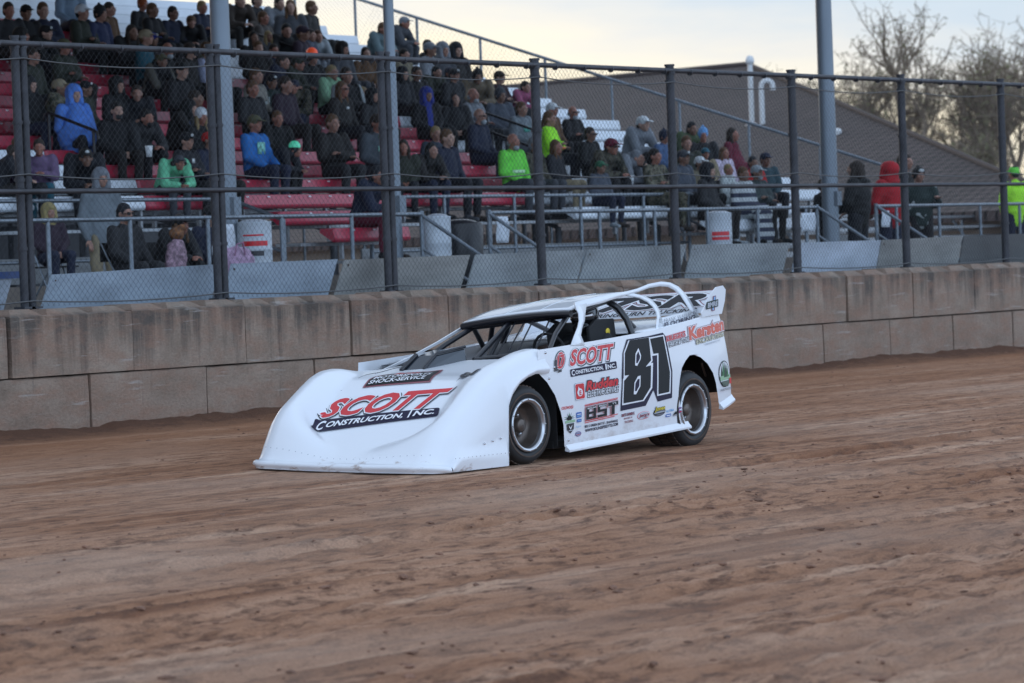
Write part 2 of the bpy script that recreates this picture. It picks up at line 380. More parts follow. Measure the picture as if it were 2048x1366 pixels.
b = MB(); b.tube([(18, FY - .05, .885), (60, FY - .05, .885)], .027, 8); frel(b.build('middle_rail', steel_d, fence))
for zc, sg in ((2.20, .06), (1.055, .055), (-.20, .04)):
    b = MB(); pts = []
    for i in range(-3, 11):
        for q in range(6):
            t = q / 6; pts.append((28.03 + 3.06 * (i + t), FY - .06, zc - sg * 4 * t * (1 - t) + .004 * math.sin(i * 3.1)))
    b.tube(pts, .0075, 5); frel(b.build('cable', mat('cable_steel', (.10, .10, .10), .5, .6), fence))
b = MB(); s_ = .080; z0, z1 = -.26, 2.33; hgt = z1 - z0; x = 20.0
while x < 58:
    for sgn in (1, -1):
        a, c = (x, x + hgt) if sgn > 0 else (x + hgt, x); w = .0007
        b.add([(a - w, FY - .065, z0), (a + w, FY - .065, z0), (c + w, FY - .065, z1), (c - w, FY - .065, z1), (a, FY - .062, z0), (c, FY - .062, z1)],
              [(0, 1, 2, 3), (1, 4, 5, 2), (4, 0, 3, 5)], 0)
    x += s_
frel(b.build('chain_link', mat('link_wire', (.075, .08, .09), .55, .5), fence))

# ---- walkway in front of the stands
b = MB(); b.box((8, 26.9, -1.55), (120, 31.1, DECK)); b.box((8, 31.1, -1.55), (57, 45, DECK - .01))
tag(b.build('walkway', mat('walkway_concrete', (.17, .155, .135), .9, var=.25, scale=1.5, bump=.2)), kind='structure')

# ---- grandstand: benches, foot boards, front wall, steel
XE = 55.47; NR = 20
red = mat('red_fibreglass', (.37, .022, .050), .42, var=.10, scale=3, coat=.15); white = mat('white_fibreglass', (.60, .65, .70), .45, var=.06, scale=3, coat=.1)
plate = mat('seat_number_plate', (.62, .60, .62), .5); alu = mat('aluminium', (.34, .36, .38), .4, .75, var=.15, scale=5); dark_st = mat('stand_steel', (.10, .105, .115), .6, .5)
stand = empty('grandstand', (40, 31, DECK)); tag(stand, 'stepped grandstand of red and white bench seats filled with spectators', 'grandstand')
def srel(o): o.location = (-40, -31, -DECK); return o
def bench(k, x0, x1, col):
    y, z = rowY(k), rowZ(k); b = MB()
    pr = [(.030, .003), (.006, -.004), (-.028, -.135), (-.024, -.160), (-.004, -.182), (.03, -.190), (.05, -.165), (.27, -.05), (.27, .0)]
    n = len(pr); e = .012
    vs = []
    for xx, ins in ((x0, .03), (x0 + .03, 0), (x1 - .03, 0), (x1, .03)):
        for (dy, dz) in pr:
            vs.append((xx, y + dy + (ins if dy < .1 else -ins), z + dz * (1 - ins * 5) - ins * .4))
    fs = []
    for i in range(3):
        for q in range(n): fs.append((i*n+q, (i+1)*n+q, (i+1)*n+(q+1) % n, i*n+(q+1) % n))
    b.add(vs, fs + [tuple(range(n)), tuple(range(3*n, 4*n))[::-1]], 0)
    if col == 'r':
        X = math.ceil((x0 + .1) / .457) * .457 + .2
        while X < x1 - .08:
            b.add([(X - .028, y - .0165, z - .036), (X + .028, y - .0165, z - .036), (X + .028, y - .0075, z - .018), (X - .028, y - .0075, z - .018)], [(0, 1, 2, 3)], 1); X += .457
    X = x0 + .25
    while X < x1:   # steel brackets that carry the bench
        b.box((X - .02, y + .06, z - .41), (X + .02, y + .11, z - .155), 2); b.box((X - .02, y + .04, z - .165), (X + .02, y + .25, z - .15), 2); X += .92
    srel(b.build('bench', [red if col == 'r' else white, plate, alu], stand))
SEG = {0: [('r', 39.55, 41.25), ('w', 49.2, XE - 2.9)], 1: [('r', 39.3, 41.05), ('w', 46.45, 49.0), ('w', 49.5, XE - 2.4)]}
bnd = {2: (37.4, 46.25), 3: (38.1, 47.4), 4: (38.0, 48.0), 5: (37.9, 48.3), 6: (36.0, 48.3), 7: (36.0, 48.8), 8: (36, 48.9), 9: (36, 49.0),
       10: (36, 49.3), 11: (36, 49.0), 12: (36, 47.9), 13: (36, 48.0), 14: (36, 47.6), 15: (36, 47.8), 16: (36, 47.1)}
for k in range(2, NR):
    if k in bnd:
        a, c = bnd[k]; SEG[k] = [('w', 27, a - .02), ('r', a, c), ('w', c + .02, XE)] if k <= 5 else [('r', 27, c), ('w', c + .02, XE)]
    else: SEG[k] = [('w', 27, XE)]
for k, L in SEG.items():
    for col, x0, x1 in L: bench(k, x0, x1, col)
for k in range(0, NR):
    y, z = rowY(k) - .40, rowZ(k) - .43
    rng = [(39.2, 41.4), (49.2, XE - 2.4)] if k < 2 else [(27, XE)]
    for x0, x1 in rng:
        b = MB(); b.box((x0, y, z - .04), (x1, y + .30, z)); b.box((x0, y + .33, z - .04), (x1, y + .42, z + .002)); srel(b.build('footboard', alu, stand))
for xa, xb in ((20, 39.1), (41.5, 49.1), (54.2, XE)):
    b = MB(); b.box((xa, 30.60, DECK + .36), (xb, 30.63, .27)); srel(b.build('front_panel', mat('grey_panel', (.20, .21, .215), .6, var=.2, scale=2, stretch=(.4, 1, 4)), stand))
b = MB()
b.box((20, 30.52, DECK), (XE, 30.72, DECK + .33))
srel(b.build('front_kerb', mat('kerb_concrete', (.20, .17, .145), .9, var=.25, scale=3), stand))
b = MB(); X = 27.3
while X <= XE + .1:
    for k in range(2, NR - 1):
        b.tube([(X, rowY(k) + .02, rowZ(k) - .52), (X, rowY(k + 1) + .02, rowZ(k + 1) - .52)], .045, 4)
    for k in range(2, NR, 3): b.tube([(X, rowY(k), -1.55), (X, rowY(k), rowZ(k) - .52)], .05, 6)
    X += 2.816
for k in range(3, NR, 4): b.tube([(27, rowY(k) + .1, rowZ(k) - .6), (XE, rowY(k) + .1, rowZ(k) - .6)], .04, 4)
srel(b.build('steel_frame', dark_st, stand))
b = MB()
for X in range(0, 29): b.box((27 + X, rowY(19) + .62, DECK), (27 + X + 1.0, rowY(19) + .65, rowZ(19) - .2))
srel(b.build('back_panel', dark_st, stand))
b = MB(); b.box((6, 27.6, 7.2), (50.1, 46.5, 7.32)); b.box((6, 27.5, 7.1), (50.1, 27.6, 7.45))  # assumed roof out of view, added to shade the upper left stand
srel(b.build('added_shade_canopy', mat('shade_canopy_sheet', (.22, .23, .24), .6), stand))
# open mesh fence that closes the right end of the stand
XS = 55.75
sf = empty('end_fence', (XS, 31, DECK)); tag(sf, 'chain link fence with a sloping rail closing the right end of the grandstand', 'fence')
def sfr(o): o.location = (-XS, -31, -DECK); return o
def srail(y): return 1.04 + .23 * (y - 31) / .7 + .64
b = MB(); b.tube([(XS, 29.6, srail(29.6)), (XS, 44.2, srail(44.2))], .028, 8); sfr(b.build('rail', galv, sf))
y = 30.0
while y < 44.2:
    b = MB(); b.tube([(XS, y, DECK), (XS, y, srail(y) + .01)], .026, 8); sfr(b.build('post', galv, sf)); y += 1.383
b = MB(); y = 28.0
while y < 44:
    for sgn in (1, -1):
        # clip each wire to the band under the sloping rail
        m_ = .3286; w = .0016
        if sgn > 0: y0, y1 = y, y + (srail(y) + 1.0) / (1 - m_); za, zb = srail(y0) - (srail(y) + 1.0), srail(y1)
        else: y0, y1 = y, y + (srail(y) + 1.0) / (1 + m_); za, zb = srail(y0), -1.0
        if sgn > 0: za = -1.0
        if y1 > 45: continue
        b.add([(XS - w, y0, za), (XS + w, y0, za), (XS + w, y1, zb), (XS - w, y1, zb), (XS, y0, za + 2*w), (XS, y1, zb + 2*w)], [(0, 1, 2, 3), (1, 4, 5, 2), (4, 0, 3, 5)], 0)
    y += .085
sfr(b.build('chain_link', mat('link_wire_pale', (.16, .17, .18), .5, .5), sf))
# black hand rails in the aisles
hr_m = mat('black_paint', (.008, .008, .010), .4)
for X, ya, yb, lab in [(38.15, 33.28, 32.45, 'short black handrail crossing in front of the person in the blue poncho'), (49.5, 38.5, 37.5, 'black handrail high in the white seats beside the thick left pole'),
                       (49.2, 33.75, 32.78, 'black handrail next to the grey bearded spectator in navy'), (47.65, 32.6, 31.85, 'low black handrail ending behind the bald spectator in lime green'),
                       (49.1, 31.36, 30.3, 'black handrail in the white seats above the child with black hair')]:
    h = .45; f = lambda y: 1.04 + .23 * (y - 31) / .7 + h
    r = empty('handrail', (X, ya, f(ya) - .9)); tag(r, lab, 'handrail', 'black aisle handrails')
    b = MB(); b.tube([(X, ya + .05, f(ya) - .10), (X, ya + .03, f(ya) - .02), (X, ya - .03, f(ya)), (X, yb + .03, f(yb)), (X, yb - .03, f(yb) - .03), (X, yb - .05, f(yb) - .12)], .022, 8)
    o = b.build('rail', hr_m, r); o.location = -r.location
    for y in (ya - .03, yb + .03):
        b = MB(); b.tube([(X, y, f(y) - .95), (X, y, f(y) - .01)], .02, 8); o = b.build('post', hr_m, r); o.location = -r.location

# ---- galvanised railings along the walkway
def railing(name, label, runs, y, zt, zlow, spacing, x_first, zbase, r=.026):
    root = empty(name, (runs[0][0], y, zbase)); tag(root, label, 'railing')
    rel = lambda o: setattr(o, 'location', -root.location)
    for (x0, x1) in runs:
        b = MB(); b.tube([(x0, y, zt), (x1, y, zt)], r, 8); rel(b.build('top_rail', galv, root))
        if zlow is not None:
            b = MB(); b.tube([(x0, y, zlow), (x1, y, zlow)], r * .8, 8); rel(b.build('lower_rail', galv, root))
        xx = [x0] + [x_first + spacing * i for i in range(-20, 40) if x0 + .25 < x_first + spacing * i < x1 - .25] + [x1]
        for q in xx:
            b = MB(); b.tube([(q, y, zbase), (q, y, zt + (.04 if q in (x0, x1) else -.005))], r * (1.15 if q in (x0, x1) else 1), 8); rel(b.build('post', galv, root))
    return root
railing('walkway_railing', 'galvanised railing along the front edge of the walkway behind the boards', [(22, 37.95), (39.44, 47.9), (49.7, 58)], 27.05, .65, None, 1.385, 30.95, DECK)
railing('stand_railing', 'galvanised railing at the foot of the benches, behind the walkway', [(24, 38.0), (41.25, 49.55)], 30.25, .965, .22, 1.75, 36.0, DECK)
def stair_rail(x, y0, z0, y1, z1, label):
    root = empty('stair_rail', (x, y1, z1 - .9)); tag(root, label, 'railing', 'stair rails down from the walkway')
    b = MB(); b.tube([(x, y0, z0), (x, y1, z1)], .025, 8); o = b.build('rail', galv, root); o.location = -root.location
    b = MB(); b.tube([(x, y0, z0 - .42), (x, y1, z1 - .42)], .02, 8); o = b.build('lower_rail', galv, root); o.location = -root.location
    b = MB(); b.tube([(x, y1, z1 - .9), (x, y1, z1 + .01)], .025, 8); o = b.build('post', galv, root); o.location = -root.location
stair_rail(37.95, 27.05, .64, 25.6, -.25, 'sloping stair rail in front of the black bin')
stair_rail(39.44, 27.05, .64, 25.6, -.25, 'sloping stair rail below the hanging white sheet')
stair_rail(47.9, 27.05, .66, 25.6, -.25, 'sloping stair rail in front of the person with long dark hair')
stair_rail(49.7, 27.05, .66, 25.6, -.25, 'sloping stair rail in front of the person in the red hoodie')
stair_rail(38.2, 30.25, .96, 29.4, .66, 'short sloping rail at the left end of the lowest red bench')
stair_rail(49.6, 30.25, .97, 29.4, .66, 'short sloping rail left of the person wrapped in a white blanket')
for X, lab in ((38.7, 'steps down from the walkway next to the black bin'), (48.8, 'steps down from the walkway beside the standing group')):
    b = MB()
    for i in range(7): b.box((X - .68, 26.88 - .25 * (i + 1), -1.56), (X + .68, 26.88 - .25 * i - .002, DECK - .165 * (i + 1)))
    tag(b.build('stair', mat('stair_concrete', (.19, .17, .15), .9, var=.2)), lab, 'steps')
for X in (39.95, 50.5):
    pass

# ---- tall poles
pole_m = mat('pole_steel', (.20, .235, .27), .5, .55, var=.15, scale=1.2, stretch=(1, 1, .3))
for X, Y, r, lab in [(35.66, 28.3, .118, 'thick grey steel pole at the left, in front of the red seats'), (39.14, 28.3, .070, 'thinner grey steel pole rising behind the third fence post'),
                     (50.63, 28.35, .118, 'thick grey steel pole at the right, in front of the brown roof')]:
    root = empty('steel_pole', (X, Y, DECK)); tag(root, lab, 'pole', 'tall poles of the grandstand')
    b = MB(); hp = 7.58 if X < 45 else 14.4; b.tube([(0, 0, .02), (0, 0, hp * .45), (0, 0, hp)], [r * 1.12, r, r * .85], 20); b.build('shaft', pole_m, root)
    b = MB(); b.box((-.24, -.24, 0), (.24, .24, .03))
    for sx_ in (-.18, .18):
        for sy_ in (-.18, .18): b.tube([(sx_, sy_, .03), (sx_, sy_, .075)], .018, 6)
    b.build('base_plate', pole_m, root)
    b = MB(); b.box((-.07, -r - .05, 1.1), (.07, -r + .02, 1.32)); b.build('junction_box', pole_m, root)

# ---- building with the big brown roof
S = 1.45
P1 = Vector((67.722, 45.252, 3.8226)) * S; P2 = Vector((65.767, 38.605, 3.8226)) * S
rd = (P2 - P1).normalized(); dn = Vector((-.95935, .28221, 0)); pitch = R_(15)
dv = dn * math.cos(pitch) - Vector((0, 0, math.sin(pitch)))
hip = rd * 16.305 * S + dv * 10.515 * S; E2 = P2 + hip * 1.22
L1 = P1 - rd * 22; E1 = L1 + dv * (10.515 * S * 1.22)
B2 = Vector((E2.x * 1.5, E2.y * 1.5, E2.z)); B1 = Vector((L1.x * 1.4, L1.y * 1.4, E2.z))      # far side of the hip roof
def roof_material():
    k = NT('brown_shingles'); g = k.n('ShaderNodeTexCoord'); uv = g.outputs['UV']
    br = k.n('ShaderNodeTexBrick'); br.offset = .5; br.inputs['Scale'].default_value = 1; br.inputs['Brick Width'].default_value = .32; br.inputs['Row Height'].default_value = .38; br.inputs['Mortar Size'].default_value = .05; br.inputs['Mortar Smooth'].default_value = .3; br.inputs['Bias'].default_value = 0
    br.inputs['Color1'].default_value = (.060, .044, .041, 1); br.inputs['Color2'].default_value = (.078, .058, .054, 1); br.inputs['Mortar'].default_value = (.008, .006, .006, 1)
    k.l(uv, br.inputs['Vector']); n = k.noise(k.pos(), .5, 5); c = k.mix(.6, br.outputs['Color'], k.ramp(n, [(.3, .75), (.7, 1.25)]), 'MULTIPLY')
    k.l(c, k.p.inputs['Base Color']); k.p.inputs['Roughness'].default_value = .9; k.bump(br.outputs['Fac'], .4, -.02); return k.m
bld = empty('hall_building', (P2.x, P2.y, -1.56)); tag(bld, 'large low building with a brown shingled hip roof to the right of the stands', 'building')
def brel(o): o.location = -bld.location; return o
me = bpy.data.meshes.new('roof'); th = Vector((0, 0, .22))
V = [L1, P2, E2, E1, B2, B1]; VV = V + [p - th for p in V]
F_ = [(0, 3, 2, 1), (1, 2, 4), (0, 1, 4, 5), (3, 9, 8, 2), (2, 8, 10, 4), (4, 10, 11, 5), (6, 7, 8, 9), (7, 10, 8), (6, 11, 10, 7), (0, 5, 11, 9, 3)]
me.from_pydata([tuple(v) for v in VV], [], F_); uvl = me.uv_layers.new(name='UVMap')
for f in me.polygons:
    nn = f.normal; u = Vector((0, 0, 1)).cross(nn); u = u.normalized() if u.length > 1e-4 else Vector((1, 0, 0)); v = nn.cross(u)
    for li in f.loop_indices:
        p = me.vertices[me.loops[li].vertex_index].co; uvl.data[li].uv = (p.dot(u), p.dot(v))
me.materials.append(roof_material()); ro = link_mesh('roof', me, bld); brel(ro)
b = MB(); up = Vector((0, 0, .03))
b.tube([L1 + up, P2 + up], .09, 6); b.tube([P2 + up, E2 + up], .07, 6); brel(b.build('ridge_cap', mat('ridge_shingle', (.06, .046, .042), .9, var=.2), bld))
b = MB(); ins = .96
mid = (E1 + E2 + B1 + B2) / 4; q = [mid + (p - mid) * ins for p in (E1, E2, B2, B1)]
b.prism([(p.x, p.y, -1.56) for p in q], (0, 0, min(E1.z, E2.z) - .2 + 1.56)); brel(b.build('wall', mat('hall_wall', (.32, .28, .24), .8, var=.1, scale=1), bld))
pvc = mat('white_pvc', (.56, .57, .57), .5)
def roof_pt(p): return Vector(p) * S
v1 = roof_pt((58.773, 34.470, 2.337)); v2 = roof_pt((58.716, 34.217, 2.342)); v3 = roof_pt((56.63, 31.52, 2.01))
t = empty('vent_pipe', v1); tag(t, 'straight white vent pipe with a cap standing on the brown roof', 'pipe', 'vent pipes on the brown roof'); h = 1.70
b = MB(); b.tube([(0, 0, -.1), (0, 0, h)], .068, 14); b.build('pipe', pvc, t)
b = MB(); b.lathe([(.08, 0), (.115, .02), (.115, .12), (.08, .20), (.01, .23)], (0, 0, h - .1), (0, 0, 1), 16); b.build('cap', pvc, t)
b = MB(); b.lathe([(.2, 0), (.12, .06), (.08, .09)], (0, 0, -.02), (0, 0, 1), 16); b.build('flashing', mat('flashing', (.55, .5, .48), .5), t)
t = empty('vent_pipe', v2); tag(t, 'white vent pipe bent over like a cane, right of the straight one', 'pipe', 'vent pipes on the brown roof'); h = .98
d_ = Vector((.56, -.83, 0)); pts = [Vector((0, 0, -.1)), Vector((0, 0, h))] + [Vector((0, 0, h)) + d_ * (.15 - .15 * math.cos(a)) + Vector((0, 0, .15 * math.sin(a))) for a in [R_(i * 22.5) for i in range(1, 9)]]
pts.append(pts[-1] - Vector((0, 0, .10))); b = MB(); b.tube(pts, .070, 14); b.build('pipe', pvc, t)
t = empty('roof_vent', v3); tag(t, 'small pale dome vent low on the brown roof beside the right pole', 'vent')
b = MB(); b.lathe([(.11, -.05), (.10, .03), (.12, .06), (.09, .12), (.01, .15)], (0, 0, 0), (0, 0, 1), 16); b.build('dome', pvc, t)

# ---- bare spring trees behind the hall
bark = mat('bark', (.19, .145, .105), .95, var=.3, scale=3); bud = mat('spring_buds', (.135, .125, .055), .8, var=.35, scale=.7)
def bare_tree(x, y, h, spread, seed, label, leaf=.35, bushy=1.0):
    rt = random.Random(seed); root = empty('bare_tree', (x, y, -1.56)); tag(root, label, 'tree', 'bare trees behind the brown roof')
    trunk = MB(); crown = MB(); tips = []
    def grow(p, d, l, r, lev):
        pts = [p]; q = p.copy(); dd = d.copy()
        for i in range(3):
            dd = (dd + Vector((rt.gauss(0, .13), rt.gauss(0, .13), rt.gauss(.03, .08)))).normalized(); q = q + dd * (l / 3); pts.append(q.copy())
        rs = [max(v, .016) for v in (r, r * .88, r * .76, r * .62)]; (trunk if lev < 2 else crown).tube(pts, rs, 7 if lev < 2 else 3, 0, False)
        if lev >= 5: tips.append((pts[-1], dd)); tips.append((pts[1], dd)); return
        for i in range(rt.choice([3, 4]) if lev < 2 else rt.choice([3, 3, 4]) if lev < 4 else 3):
            ax = Vector((rt.gauss(0, 1), rt.gauss(0, 1), rt.gauss(0, .5))).normalized()
            nd = (dd * 1.0 + ax * rt.uniform(.45, .85) * spread + Vector((0, 0, .14))).normalized()
            at = pts[rt.choice([1, 2, 3, 3])]; grow(at, nd, l * rt.uniform(.62, .84), r * rt.uniform(.5, .66), lev + 1)
    grow(Vector((0, 0, 0)), Vector((rt.gauss(0, .05), rt.gauss(0, .05), 1)), h * .27, h * .020, 0)
    for p, d in tips:
        for i in range(int(2 * bushy) + 1):
            q = p + Vector((rt.gauss(0, .26), rt.gauss(0, .26), rt.gauss(.05, .22)))
            if rt.random() < .75: crown.tube([p, q], [.013, .010], 3, 0, False)
            if rt.random() < leaf:
                s = rt.uniform(.06, .12); a = Vector((rt.gauss(0, 1), rt.gauss(0, 1), rt.gauss(0, 1))).normalized(); bb = a.orthogonal().normalized()
                crown.add([q - a * s, q + bb * s * .6, q + a * s, q - bb * s * .6], [(0, 1, 2, 3)], 1)
    trunk.build('trunk', bark, root); crown.build('crown', [bark, bud], root)
for args in [(163.1, 89.5, 15.5, 1.0, 3, 'bare tree right of the right pole, the leftmost tall one', .5, 1.2), (160.8, 84.1, 16.5, .9, 8, 'tallest bare tree, in the middle of the group behind the roof', .4, 1.2),
             (171.4, 86.3, 16.0, 1.1, 5, 'bare tree standing just right of the tallest tree', .4, 1.2), (158.9, 77.9, 15.5, 1.1, 12, 'bare tree at the right edge of the picture', .4, 1.2),
             (175.4, 98.0, 13.0, 1.0, 17, 'small bare tree partly behind the right pole', .5, 1), (177.4, 95.1, 14.6, 1.1, 23, 'farther bare tree between the leftmost and the tallest tree', .5, 1.2),
             (147.7, 76.5, 7.4, 1.5, 31, 'low bushy tree with greenish buds above the roof slope', 1.0, 2.6), (144.2, 72.7, 6.8, 1.5, 37, 'low bushy tree behind the rightmost fence post', 1.0, 2.6),
             (153, 78.5, 9.0, 1.4, 39, 'bushy tree standing under the tallest tree', 1.0, 2.2), (158, 86.0, 9.5, 1.3, 51, 'bushy bare tree directly above the roof slope, right of the right pole', .9, 1.8), (165, 83.5, 14.5, 1.1, 57, 'slender bare tree between the tallest tree and the right fence post', .4, 1.2),
             (218.3, 142.0, 16.5, .9, 41, 'faint far tree whose twigs show above the left end of the roof', .1, 1)]:
    bare_tree(*args)

# ================================================================== THE RACE CAR
XF, CY0 = 26.1307, 17.5969                  # front axle and left side plane
car = empty('race_car', (XF + 1.2, CY0 + .95, gz(CY0 + .95)))
tag(car, 'white dirt late model race car with a big black 81 on its side', 'race car')
def T(x, w, h): return Vector((XF - x, CY0 + w, gz(CY0 + w) + h))       # forward, to the right, up (metres)
def crel(o): o.location = -car.location; return o
def cpart(mb, name, m, parent=None, bevel=0, solid=0):
    o = mb.build(name, m, parent or car, bevel=bevel)
    if parent is None: o.location = -car.location
    if solid:
        s = o.modifiers.new('solid', 'SOLIDIFY'); s.thickness = solid; s.offset = -1
    return o
paint = mat('white_car_paint', (.78, .80, .83), .22, coat=.6, spec=.5)
plast = mat('white_nose_plastic', (.77, .79, .82), .30, coat=.25)
dirty = None
blk = mat('black_tube', (.010, .010, .014), .32, coat=.3); blkm = mat('black_matt', (.012, .012, .013), .75); rubber = mat('tyre_rubber', (.016, .016, .017), .62, var=.35, scale=9, bump=.1)
rubber_d = mat('tyre_dusty', (.085, .058, .044), .85, var=.5, scale=7)
rim_m = mat('rim_aluminium', (.50, .51, .53), .28, .9, var=.1, scale=9); rim_d = mat('rim_inner', (.14, .115, .10), .45, .7, var=.3, scale=6)
smoke = mat('smoked_plexi', (.015, .022, .032), .08, coat=.5); chrome = mat('bolt_metal', (.6, .6, .62), .25, .9); fire_y = mat('yellow_emblem', (.75, .55, .03), .5)
grey_l = mat('inner_panel_white', (.62, .65, .69), .35)

# ---- nose: hood, fenders and front cover in one moulded shell
def itp(x, tab):
    xs_, ys_ = zip(*tab); return float(np.interp(x, xs_, ys_))
CEN = [(-.5, .850), (-.2, .803), (.05, .768), (.30, .752), (.44, .722), (.56, .662), (.82, .440), (.97, .325), (1.15, .215), (1.30, .125), (1.38, .085), (1.40, .075)]
HL = [(-.35, .958), (-.25, .966), (-.08, .944), (.22, .872), (.334, .842), (.60, .715), (.977, .469), (1.20, .300), (1.32, .165), (1.38, .095), (1.40, .075)]
HR = [(-.35, .765), (.08, .770), (.20, .788), (.32, .806), (.5, .790), (.64, .743), (.79, .664), (1.08, .495), (1.2, .385), (1.32, .20), (1.38, .095), (1.40, .075)]
def sms(a, b_, x):
    t = min(max((x - a) / (b_ - a), 0), 1); return t * t * (3 - 2 * t)
def smtab(x, tab): return (itp(x - .035, tab) + 2 * itp(x, tab) + itp(x + .035, tab)) / 4
WN = 1.90
def noseH(x, w):
    c = smtab(x, CEN) - .040 * sms(.0, -.5, x) * (w - .95) / .95
    if w < .95:
        B = 1 - sms(.17, .43 - .06 * sms(.3, .62, x) + .50 * sms(.92, 1.28, x), w); r = smtab(x, HL)
    else:
        B = 1 - sms(.17, .40 + .50 * sms(.92, 1.28, x), WN - w); r = smtab(x, HR)
    h = c * (1 - B) + r * B
    e = min(w, WN - w); R = .11
    if e < R: h -= (R - math.sqrt(max(R * R - (R - e) ** 2, 0))) * min(1, max(.25, h * 1.6))
    return max(h, .05)
def nose_front(w):
    e = min(w, WN - w); R = .21
    return 1.405 + .035 * math.sin(math.pi * w / WN) - (R - math.sqrt(max(R * R - (R - min(e, R)) ** 2, 0)))
nm = MB(); NU, NV = 84, 92
ws = sorted(set([round(WN * (.5 - .5 * math.cos(math.pi * i / NU)) * .35 + WN * i / NU * .65, 5) for i in range(NU + 1)])); NU = len(ws) - 1
idx = {}
for j in range(NV + 1):
    v = j / NV
    for i, w in enumerate(ws):
        xf = nose_front(w); x = -.5 + v * (xf + .5); xe = -.5 + v * 1.9
        if (w < .40 or w > 1.50) and x < -.30: continue
        idx[i, j] = len(nm.v); nm.v.append(tuple(T(x, w, noseH(xe, w))))
for j in range(NV):
    for i in range(NU):
        q = [(i, j), (i, j + 1), (i + 1, j + 1), (i + 1, j)]
        if all(p in idx for p in q): nm.f.append([idx[p] for p in q]); nm.m.append(0); nm.sm.append(True)
# front lip: a rolled bead and a short valance down to the dirt
base = len(nm.v); prof = [(.022, .002), (.046, -.012), (.050, -.034), (.030, -.048), (.022, -.070)]
for i, w in enumerate(ws):
    xf = nose_front(w); tw = 0 if 0 < i < NU else 0
    nx_ = (nose_front(min(w + .01, WN)) - nose_front(max(w - .01, 0))) / .02; L_ = math.hypot(1, nx_); ox, ow = 1 / L_, -nx_ / L_
    h0 = noseH(1.4, w)
    for (d, dz) in prof: nm.v.append(tuple(T(xf + d * ox, w + d * ow, max(h0 + dz, .012))))
for i in range(NU):
    a = [idx[i, NV]] + [base + i * 5 + q for q in range(5)]; c = [idx[i + 1, NV]] + [base + (i + 1) * 5 + q for q in range(5)]
    for q in range(5): nm.f.append([a[q], a[q + 1], c[q + 1], c[q]]); nm.m.append(0); nm.sm.append(True)
# side skirts, left and right, cut out over the front wheels
ARCH = [(1.45, .014), (.60, .014), (.292, .014), (.300, .06), (.318, .16), (.345, .30), (.352, .43), (.315, .52), (.26, .60), (.15, .685), (.02, .735), (-.10, .760), (-.36, .752)]
arch = [(x, h) for x, h in ARCH]
def arch_h(x):
    if x > .345: return .014
    pts = sorted([(x_, h_) for x_, h_ in ARCH if h_ > .42 or x_ < .3]); return float(np.interp(x, [p[0] for p in pts if p[1] > .4], [p[1] for p in pts if p[1] > .4]))
for w0, sgn in ((0.0, 1), (WN, -1)):
    rows = 9; base = len(nm.v); cols = 0
    i0 = 0 if sgn > 0 else NU
    js = [j for j in range(NV + 1) if (i0, j) in idx]
    for j in js:
        v = j / NV; xf = nose_front(w0); x = -.5 + v * (xf + .5); xe = -.5 + v * 1.9; top = noseH(xe, w0); bot = min(arch_h(x), top - .01)
        for q in range(1, rows + 1):
            t = q / rows; h = top + (bot - top) * t
            bulge = .018 * math.sin(math.pi * t) + (.028 * sms(.20, .11, h) if x > .35 else 0) + (.020 * sms(.10, .03, h - arch_h(x)) if x <= .35 else 0)
            nm.v.append(tuple(T(x, w0 - sgn * bulge, h)))
    for a in range(len(js) - 1):
        A = [idx[i0, js[a]]] + [base + a * rows + q for q in range(rows)]; C = [idx[i0, js[a + 1]]] + [base + (a + 1) * rows + q for q in range(rows)]
        for q in range(rows):
            f = [A[q], A[q + 1], C[q + 1], C[q]]; nm.f.append(f if sgn < 0 else f[::-1]); nm.m.append(0); nm.sm.append(True)
def nose_material():
    k = NT('nose_plastic'); k.p.inputs['Roughness'].default_value = .28; k.p.inputs['Coat Weight'].default_value = .3; k.p.inputs['Coat Roughness'].default_value = .06
    sx = k.n('ShaderNodeSeparateXYZ'); k.l(k.pos(), sx.inputs[0]); m_ = k.n('ShaderNodeMapRange'); m_.inputs[1].default_value = gz(CY0) + .19; m_.inputs[2].default_value = gz(CY0) + .02; k.l(sx.outputs[2], m_.inputs[0])
    n = k.noise(k.pos((1.6, 1.6, 5)), 2.6, 7, .66); f = k.ramp(k.math('ADD', n, k.math('MULTIPLY', m_.outputs[0], .12)), [(.66, 0.0), (.75, .8)])
    f = k.math('MULTIPLY', f, k.ramp(m_.outputs[0], [(0.0, 0.0), (.35, 1.0)]))
    k.l(k.mix(f, (.77, .79, .82), (.33, .24, .19)), k.p.inputs['Base Color']); return k.m
def recalc(o):
    q = bmesh.new(); q.from_mesh(o.data); bmesh.ops.recalc_face_normals(q, faces=q.faces[:]); q.to_mesh(o.data); q.free(); return o
seam = MB()
seam.tube([T(x, .455 - .05 * sms(.25, .5, x), noseH(x, .455 - .05 * sms(.25, .5, x)) + .001) for x in [-.30 + i * .05 for i in range(17)]], .0045, 6)
seam.tube([T(x, 1.46, noseH(x, 1.46) + .001) for x in [-.30 + i * .05 for i in range(17)]], .0035, 6)
nose = cpart(nm, 'nose', nose_material()); recalc(nose)
seam.build('seam', blkm, nose)
bb_ = MB()
for (x, w) in [(.60, .42), (.60, 1.50), (.18, .50), (.20, 1.42), (-.2, .52)]:
    bb_.lathe([(.014, .001), (.011, .007), (.001, .009)], T(x, w, noseH(x, w)), (0, 0, 1), 10)
for (x, h) in [(.70, .22), (.58, .235), (.46, .25)]: bb_.lathe([(.010, .0), (.008, .007), (.001, .009)], T(x, -.022, h), (0, -1, 0), 10)
